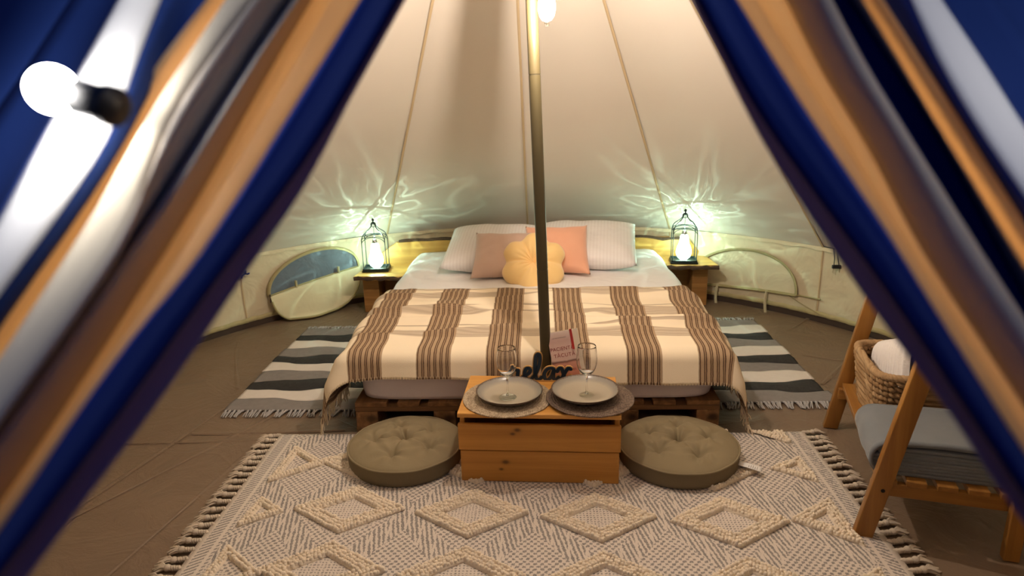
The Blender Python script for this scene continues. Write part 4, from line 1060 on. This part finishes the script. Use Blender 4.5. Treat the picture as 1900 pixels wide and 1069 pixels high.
def rag_rug(x0, x1, y0, y1, order, label, skew):
    t = thing('striped_rag_rug', label, 'rug', ((x0+x1)/2, (y0+y1)/2, 0), 0, 'striped rag rugs beside the bed')
    c = Vector(t.location); n = len(order); yb = y0
    tot = sum({'g': 1.0, 'b': .95, 'w': 1.0}[q] for q in order)
    ph = x0*3
    def edge(x, k): return .017*sin(x*10+k*1.9+ph)+.007*sin(x*23+k)
    for k, q in enumerate(order):
        d = (y1-y0)/tot*{'g': 1.0, 'b': .95, 'w': 1.0}[q]; ya, yb2 = yb, yb+d; yb = yb2
        jl, jr = random.uniform(-.012, .012), random.uniform(-.012, .012)
        def f(u, v, ya=ya, yb2=yb2, k=k, q=q, jl=jl, jr=jr):
            x = x0+jl+(x1+jr-x0-jl)*u; e0 = edge(x, k) if k else 0; e1 = edge(x, k+1) if k < n-1 else 0
            y = (ya+e0)*(1-v)+(yb2+e1)*v
            hump = .006*max(0, sin(x*8+k*1.9+ph))*(1-abs(2*v-1))
            z = .007+{'g': 0, 'b': .0025, 'w': .001}[q]*sin(pi*v)+hump+.0022*nz3((x*8, y*20, 0), 2, k)
            return (x-c.x+skew*(y-y0), y-c.y, z)
        M().grid(f, 44, 9).build('rag_stripe', {'g': 'r_grey', 'b': 'r_black', 'w': 'r_white'}[q], t, solid=.006)
    if True:
        for i in range(30):
            x = x0+(x1-x0)*(i+.5)/30
            inst('fringe_tassel', fr_me[i % 4], t, (x-c.x, y0-c.y+.004, 0), (0, 0, random.uniform(-.35, .35)))
            inst('fringe_tassel', fr_me[(i*3+1) % 4], t, (x-c.x+skew*(y1-y0), y1-c.y-.004, 0), (0, 0, pi+random.uniform(-.35, .35)))
    return t
rag_rug(-1.545, -.90, 2.932, 4.110, 'gwbgwbgwbg', 'grey, black and white striped rag rug on the floor left of the bed', .015)
rag_rug(.83, 1.385, 2.985, 4.185, 'gbwgbwgbwg', 'grey, black and white striped rag rug on the floor right of the bed', -.02)

# =================================================================== LADDER SHELF, BASKET, BLANKETS
MT['stand'] = wood('stand_wood_z', (.36, .165, .035, 1), (.22, .09, .018, 1), 'Z', rough=.4)
MT['stand_y'] = wood('stand_wood_y', (.36, .165, .035, 1), (.22, .09, .018, 1), 'Y', rough=.4)
MT['stand_x'] = wood('stand_wood_x', (.36, .165, .035, 1), (.22, .09, .018, 1), 'X', rough=.4)
MT['bolt'] = plain('bolt', (.02, .015, .012, 1), .5, .6)
# local axes: x = depth away from the bed, y = along the stand away from the door
SA = atan2(-.2615, .9652)
ST = thing('ladder_shelf', 'slatted wooden ladder shelf on the right holding a basket and a folded blanket', 'shelf stand', (1.045, 1.985, 0), SA)
WL = .795; LEAN = .178
def leg_front(y):
    z1 = 1.02; m = M()
    m.box((0, 0, 0), (.001, .001, .001)); m = M()
    o = 0
    for z in (0.0, z1):
        x = LEAN*z
        for dx, dy in ((-.024, -.017), (.034, -.017), (.034, .017), (-.024, .017)): m.v.append((x+dx, y+dy, z))
    for q in ((3, 2, 1, 0), (4, 5, 6, 7), (0, 1, 5, 4), (1, 2, 6, 5), (2, 3, 7, 6), (3, 0, 4, 7)): m.f.append(q)
    return m
for y in (0, WL):
    lg = leg_front(y).build('leg', 'stand', ST, bevel=.003)
    for z in (.19, .70): M().tube([(LEAN*z+.012, y-.0185, z), (LEAN*z+.012, y-.012, z)], .0065, 10).build('bolt', 'bolt', lg)
    M().box((.427, y, .51), (.045, .034, 1.02)).build('leg', 'stand', ST, bevel=.003)
for zt_, xs in ((.216, .01), (.70, .10)):
    for y in (.030, WL-.030):
        M().box(((xs+.43)/2+.012, y, zt_-.040), (.43-xs+.010, .022, .046)).build('shelf_rail', 'stand_x', ST, bevel=.002)
    nsl = 5 if zt_ < .5 else 4
    for i in range(nsl):
        x = xs+.050+(.405-xs-.050)*i/(nsl-1)
        M().box((x, WL/2, zt_-.0065), (.058, WL-.012, .019)).build('slat', 'stand_y', ST, bevel=.002)
SM = Matrix.Translation(ST.location) @ Matrix.Rotation(SA, 4, 'Z')
# woven basket
MT['reed'] = fabric('water_hyacinth', (.40, .245, .115, 1), (.24, .135, .058, 1), nscale=45, weave=400, bump=.7, rough=.7)
MT['reed2'] = fabric('water_hyacinth_pale', (.50, .33, .17, 1), (.33, .20, .095, 1), nscale=45, weave=400, bump=.7, rough=.7)
bl_ = Vector((.250, .545, .2195))
bw_ = SM @ bl_
BS = thing('woven_basket', 'brown woven reed basket on the shelf stand with a white blanket inside', 'basket', bw_, SA+radians(4))
def sq(a, hx, hy, e=.34):
    c, s = cos(a), sin(a); return hx*math.copysign(abs(c)**e, c), hy*math.copysign(abs(s)**e, s)
HXb, HYb, HB = .165, .160, .205
rows_ = 9
for r in range(rows_):
    z = .010+HB*r/rows_; fl = 1+.17*z/HB
    for st_ in (0, 1):
        pts = []
        KK = 132
        for i in range(KK):
            a = 2*pi*i/KK; x, y = sq(a, HXb*fl, HYb*fl); n_ = 18
            ph = sin(a*n_+pi*(r % 2)+pi*st_)
            k = 1+.045*ph; pts.append((x*k, y*k, z+.0065*cos(a*n_+pi*(r % 2)+pi*st_)+.0015*sin(a*7+r)))
        M().tube(pts, [.0082+.0016*sin(i*.9+r*2) for i in range(KK)], 6, closed=True).build('woven_strand', 'reed' if (r+st_) % 3 else 'reed2', BS)
for i in range(22):
    a = 2*pi*(i+.25)/22; x, y = sq(a, HXb, HYb); M().tube([(x, y, .002), (x*1.085, y*1.085, HB*.5), (x*1.17, y*1.17, HB)], .0050, 6).build('stake', 'reed', BS)
for st_ in (0, 1, 2):
    pts = []
    for i in range(120):
        a = 2*pi*i/120; x, y = sq(a, HXb*1.17, HYb*1.17); k = 1+.035*sin(a*20+2.1*st_); pts.append((x*k, y*k, HB+.006+.006*cos(a*20+2.1*st_)))
    M().tube(pts, .0100, 6, closed=True).build('braided_rim', 'reed2', BS)
M().lathe([(.001, 0), (.09, 0), (.11, .006), (.001, .008)], 24).build('basket_floor', 'reed', BS)
# white ribbed blanket standing in the basket
def rib_mat():
    m, nt, b, out = newmat('white_waffle'); tc = N(nt, 'ShaderNodeTexCoord'); sx = N(nt, 'ShaderNodeSeparateXYZ'); nt.links.new(tc.outputs['Object'], sx.inputs[0])
    w = math_n(nt, 'SINE', math_n(nt, 'MULTIPLY', sx.outputs['Y'], 330.0)); n = N(nt, 'ShaderNodeTexNoise', Scale=90, Detail=3); nt.links.new(tc.outputs['Object'], n.inputs['Vector'])
    b.inputs['Base Color'].default_value = (.78, .74, .70, 1); b.inputs['Roughness'].default_value = .95
    bp = N(nt, 'ShaderNodeBump', Strength=.8, Distance=.004); nt.links.new(math_n(nt, 'ADD', math_n(nt, 'MULTIPLY', w, .5), n.outputs['Fac']), bp.inputs['Height']); nt.links.new(bp.outputs[0], b.inputs['Normal']); return m
MT['waffle'] = rib_mat()
WBt = thing('rolled_blanket', 'white ribbed blanket folded into the woven basket', 'blanket', SM @ Vector((.250, .545, .245)), SA+radians(4))
wbm = M()
def wb(u, v):
    a = 2*pi*u; hx, hy, hz = .125, .088, .24
    k = (1-abs(2*v-1)**6)**.5 if 0 < v < 1 else 0
    x, z = sq(a, .062*(.45+.55*k), .125*(.65+.35*k), .5); y = (v-.5)*.28
    # ribs as real relief
    rib = 1+.035*sin(v*46*2)
    return (x*rib+.0, y, z*rib)
for dx, rx, hz in ((-.070, .12, .135), (.070, -.10, .125)):
    m = M().grid(wb, 40, 96, cu=True)
    o2 = m.build('blanket_fold', 'waffle', WBt); o2.location = (dx, 0, hz); o2.rotation_euler = (radians(-24), rx, radians(6))
# folded grey blanket
MT['greyb'] = fabric('grey_wool', (.19, .205, .218, 1), (.155, .168, .18, 1), nscale=20, weave=500, bump=.6, sheen=.3)
GB = thing('folded_blanket', 'folded grey wool blanket on the lower shelf in front of the basket', 'blanket', SM @ Vector((.272, .185, .2185)), SA)
def layer(z0, th_, x0, x1, yl, yr, k):
    """one fold: a rounded U-turn at the bed side, two leaves"""
    path = []
    zb, zt2 = z0+th_*.25, z0+th_*.75; rad_ = (zt2-zb)/2
    for i in range(9): path.append((x1-(x1-x0-rad_)*i/8, zb))
    for i in range(1, 9): a = -pi/2-pi*i/8; path.append((x0+rad_+rad_*cos(a), (zb+zt2)/2+rad_*sin(a)))
    for i in range(1, 9): path.append((x0+rad_+(x1-x0-rad_)*i/8, zt2))
    n = len(path)-1
    def f(u, v):
        i = min(n-1, int(u*n)); t_ = u*n-i; x = path[i][0]*(1-t_)+path[i+1][0]*t_; z = path[i][1]*(1-t_)+path[i+1][1]*t_
        y = yl+(yr-yl)*v
        return (x+.004*nz3((0, y*6, k), 2), y, z+.003*nz3((x*6, y*6, k), 1.3)-.006*max(0, (x-.02)/.2)*0)
    return M().grid(f, n, 12)
zz = .002
for k, th_ in enumerate((.026, .024, .026, .030)):
    o2 = layer(zz, th_, (-.236, -.258, -.258, -.238)[k], .165, -.145, .135, k).build('blanket_leaf', 'greyb', GB, solid=.0115); zz += th_-.002
# top leaf bulges over the whole front
def over(u, v):
    a = -.12+(pi*.62+.12)*0; s = u
    if s < .3: an = -pi/2-pi*(s/.3)*1.0; x = -.212+.050*cos(an); z = .055+.054*sin(an)
    else: x = -.212+.38*(s-.3)/.7; z = .109+.006*sin(pi*(s-.3)/.7)
    y = -.150+.292*v; return (x+.004*sin(9*v), y, z+.003*nz3((x*8, y*8, 0), 1.2)+.004)
M().grid(over, 30, 14).build('top_leaf', 'greyb', GB, solid=.012)

# =================================================================== DOOR FLAPS (near the camera)
MT['canvas_thin'] = fabric('flap_canvas_single', (.74, .56, .36, 1), (.70, .52, .33, 1), nscale=5, weave=900, bump=.05, trans=.75, transcol=(1.0, .76, .47, 1), rough=.95)
MT['canvas_double_shaded'] = fabric('flap_canvas_double_shaded', (.46, .41, .36, 1), (.42, .37, .32, 1), nscale=5, weave=900, bump=.05, rough=.95)  # opaque double layer, darker than the cream canvas: shade put into the colour
MT['blue_cloth'] = fabric('navy_blue_cloth', (.035, .085, .42, 1), (.025, .06, .32, 1), nscale=4, weave=900, bump=.05, rough=.9)
MT['violet_mesh'] = fabric('violet_mesh_edge', (.16, .16, .36, 1), (.13, .13, .31, 1), nscale=4, weave=1500, bump=.1, trans=.4, transcol=(.42, .34, .42, 1))
MT['canvas_cream'] = fabric('flap_canvas_cream', (.72, .64, .50, 1), (.68, .60, .46, 1), nscale=5, weave=900, bump=.05, rough=.95)
MT['strap'] = fabric('white_webbing', (.80, .80, .80, 1), (.76, .76, .77, 1), weave=500)
MT['ziptape'] = fabric('zip_tape', (.72, .68, .60, 1), (.50, .46, .40, 1), nscale=160, weave=300, bump=.4)
MT['outer'] = fabric('flap_outer_canvas', (.014, .040, .19, 1), (.010, .030, .15, 1), nscale=4, weave=800, bump=.05)
def interp(P, y):
    """x of a fold line at photo height y, extended straight beyond its ends"""
    if y <= P[0][1]: (xa, ya), (xb, yb) = P[0], P[min(2, len(P)-1)]
    elif y >= P[-1][1]: (xa, ya), (xb, yb) = P[-2] if len(P) < 3 else P[-3], P[-1]
    else:
        for (xa, ya), (xb, yb) in zip(P, P[1:]):
            if ya <= y <= yb: break
    return xa+(xb-xa)*(y-ya)/(yb-ya)
YS = [-60+1220*i/30 for i in range(31)]
def zc_of(y): return .63-.20*max(0, min(1, y/1069))
def line3(P, off, side):
    pts = []
    sm = [sum(interp(P, y+dy) for dy in (-60, -30, 0, 30, 60))/5 for y in YS]
    for y, x in zip(YS, sm): pts.append(at_c(x, y, zc_of(y)+off))
    # up to the closed seam under the apex, down to the peg line
    top = Vector((TC.x+side*.03, 2.15, 2.42)); k = pts[0]
    up = [k.lerp(Vector((top.x+(k.x-top.x)*.25, top.y, top.z)), f) for f in (1, .75, .5, .25)]
    low = pts[-1]; dn = [low+(Vector((low.x+side*.30, low.y+.05, .03))-low)*f for f in (.25, .5, .75, 1)]
    return up+pts+dn
def band(root, name, A, B, mat, bulge=.0, n=6):
    K = len(A)-1
    def f(u, v):
        j = min(K-1, int(v*K)); t_ = v*K-j
        a = A[j].lerp(A[j+1], t_); b = B[j].lerp(B[j+1], t_); p = a.lerp(b, u)
        return p - CFh*(bulge*sin(pi*u))
    return M().grid(f, n, K).build(name, mat, root, solid=.0012)
CFh = Vector((0, .96, -.28))
def flap(side, label, lines, bands):
    t = thing('tent_door_flap', label, 'tent flap', (side*.55, .42, 0), 0, 'tied-back door flaps')
    L3 = {k: [p-Vector(t.location) for p in line3(P, off, side)] for k, (P, off) in lines.items()}
    for nm, a, b, mat, bu in bands: band(t, nm, L3[a], L3[b], mat, bu)
    return t, L3
LL_ = {
 'e': ([(751, 0), (695, 101), (648, 185), (615, 248), (585, 316), (543, 379), (497, 450), (475, 475), (369, 638), (250, 806), (163, 919), (62, 1057)], .0),
 's': ([(742, 0), (690, 95), (640, 180), (600, 252), (545, 330), (480, 415), (430, 480), (330, 618), (215, 780), (130, 890), (20, 1040)], .012),
 'n': ([(669, 0), (619, 84), (539, 210), (455, 349), (400, 429), (350, 512), (275, 588), (156, 750), (31, 938)], -.022),
 'm': ([(612, 0), (560, 95), (478, 240), (385, 395), (320, 500), (255, 600), (125, 790), (0, 960)], .012),
 'o': ([(581, 0), (505, 126), (400, 316), (345, 410), (250, 560), (94, 800), (0, 945)], .028),
 'z2': ([(556, 0), (510, 60), (347, 318), (298, 400), (269, 425), (152, 606), (0, 815)], -.006),
 'z1': ([(540, 0), (494, 60), (331, 318), (280, 400), (250, 440), (135, 606), (0, 795)], .008),
 'c2': ([(470, 0), (400, 95), (318, 215), (262, 380), (246, 440), (130, 606), (0, 785)], -.020),
 'c1': ([(434, 0), (318, 180), (240, 300), (176, 400), (75, 556), (0, 675)], .022),
 't1': ([(384, 0), (292, 112), (225, 225), (112, 400), (0, 560)], .006),
 'w2': ([(300, 0), (250, 120), (212, 243), (112, 397), (0, 545)], -.02),
 'w1': ([(220, 0), (178, 75), (150, 131), (75, 262), (4, 400), (-60, 510)], -.026),
 'g1': ([(130, 0), (60, 110), (-30, 240), (-130, 380)], .03),
 'x': ([(-330, -20), (-420, 150), (-520, 400)], .25)}
lf, L3l = flap(-1, 'left tent door flap gathered in diagonal folds with a white strap', LL_, [
 ('inner_edge', 'e', 's', 'violet_mesh', .0), ('blue_fold', 's', 'n', 'blue_cloth', .012), ('orange_fold', 'n', 'm', 'canvas_thin', .008), ('orange_fold', 'm', 'o', 'canvas_thin', .006),
 ('taupe_fold', 'o', 'z2', 'canvas_double_shaded', .012), ('zip_tape', 'z2', 'z1', 'ziptape', 0), ('taupe_fold', 'z1', 'c2', 'canvas_double_shaded', .014), ('cream_fold', 'c2', 'c1', 'canvas_cream', .02),
 ('tan_fold', 'c1', 't1', 'canvas_thin', -.012), ('shadow_fold', 't1', 'w2', 'outer', -.02), ('white_strap', 'w2', 'w1', 'strap', .006), ('outer_panel', 'w1', 'g1', 'outer', -.02), ('outer_panel', 'g1', 'x', 'outer', .0)])
RR_ = {
 'e': ([(1283, 0), (1343, 117), (1386, 210), (1437, 299), (1484, 374), (1540, 454), (1606, 553), (1673, 644), (1771, 773), (1846, 896), (1900, 965)], .0),
 's': ([(1292, 0), (1350, 110), (1400, 205), (1465, 295), (1540, 400), (1610, 490), (1700, 620), (1800, 770), (1900, 920)], .012),
 'n': ([(1367, 0), (1430, 105), (1512, 234), (1601, 365), (1626, 400), (1685, 496), (1751, 604), (1885, 816)], -.022),
 'm': ([(1405, 0), (1470, 110), (1556, 250), (1630, 380), (1700, 490), (1775, 604), (1895, 790)], .006),
 'o': ([(1460, 0), (1512, 117), (1615, 281), (1671, 398), (1722, 496), (1791, 596), (1893, 754)], .022),
 't': ([(1545, 0), (1590, 95), (1648, 190), (1718, 304), (1835, 491), (1900, 590)], .0),
 'v': ([(1577, 0), (1630, 80), (1690, 164), (1774, 304), (1872, 496), (1900, 545)], .03),
 'b': ([(1600, 0), (1655, 90), (1725, 210), (1800, 330), (1885, 470), (1930, 540)], -.012),
 'g': ([(1633, 0), (1685, 84), (1764, 201), (1825, 304), (1900, 421), (1960, 520)], -.005),
 'l': ([(1694, 0), (1718, 70), (1811, 234), (1900, 360), (1980, 480)], -.03),
 'w': ([(1745, 0), (1811, 94), (1900, 238), (2000, 390)], .02),
 'g1': ([(1850, 0), (1930, 120), (2040, 260)], .06),
 'x': ([(2250, -20), (2330, 150), (2430, 400)], .25)}
rf, L3r = flap(1, 'right tent door flap gathered in diagonal orange and blue folds', RR_, [
 ('inner_edge', 'e', 's', 'violet_mesh', .0), ('blue_fold', 's', 'n', 'blue_cloth', .012), ('orange_fold', 'n', 'm', 'canvas_thin', .006), ('orange_fold', 'm', 'o', 'canvas_thin', .008),
 ('taupe_fold', 'o', 't', 'canvas_double_shaded', .016), ('navy_fold', 't', 'v', 'blue_cloth', -.012), ('brown_fold', 'v', 'b', 'canvas_double_shaded', .0), ('golden_fold', 'b', 'g', 'canvas_thin', .012),
 ('blue_fold', 'g', 'l', 'blue_cloth', -.01), ('pale_strap', 'l', 'w', 'strap', .006), ('outer_panel', 'w', 'g1', 'outer', -.02), ('outer_panel', 'g1', 'x', 'outer', .0)])

# festoon bulbs on the doorway string: one in view by the left flap, the others just out of the picture
MT['festoon'] = emitter('festoon_glow', COOLWHITE, FESTOON_BULB)
MT['door_glow'] = emitter('door_bulb_glow', AMBER, DOOR_BULB)
def festoon(c, ax, mat, label, cable):
    c = Vector(c); ax = Vector(ax).normalized()
    F = thing('festoon_bulb', label, 'light bulb', c, 0, 'festoon bulbs of the doorway')
    q = Vector((0, 0, 1)).rotation_difference(ax).to_matrix()
    def along(prof, n=20):
        m = M(); m.lathe(prof, n); m.v = [tuple(q @ Vector(v)) for v in m.v]; return m
    r_ = .0175
    along([(.001, -r_)]+[(r_*sin(a), -r_*cos(a)) for a in [pi*i/14 for i in range(1, 12)]]+[(.010, .019), (.010, .025)], 24).build('bulb', mat, F)
    along([(.010, .025), (.013, .027), (.013, .052), (.015, .053), (.015, .062), (.006, .066)], 20).build('socket', 'black', F)
    e_ = ax*.064
    M().tube([e_]+[e_+Vector(k) for k in cable], .003, 8).build('cable', 'cable', F)
fb = at_c(97, 166, .515); fs = at_c(205, 196, .50)
festoon(fb, fs-fb, 'festoon', 'round white festoon bulb with a black socket by the left flap', (ray(205, 196)*.03, ray(205, 196)*.12, ray(205, 196)*.2+Vector((0, 0, .1))))
festoon((.55, .50, 1.55), (.1, 0, 1), 'festoon', 'round white festoon bulb above the right flap', ((0, .02, .05), (-.05, .1, .25), (-.2, .6, .6)))
festoon((-.62, .90, 1.42), (0, 0, 1), 'door_glow', 'warm festoon bulb hanging inside the doorway on the left', ((0, .02, .05), (.05, .1, .2), (.25, .5, .7)))
festoon((.57, .76, 1.34), (0, 0, 1), 'door_glow', 'warm festoon bulb hanging inside the doorway on the right', ((0, .02, .05), (-.05, .1, .2), (-.25, .5, .7)))
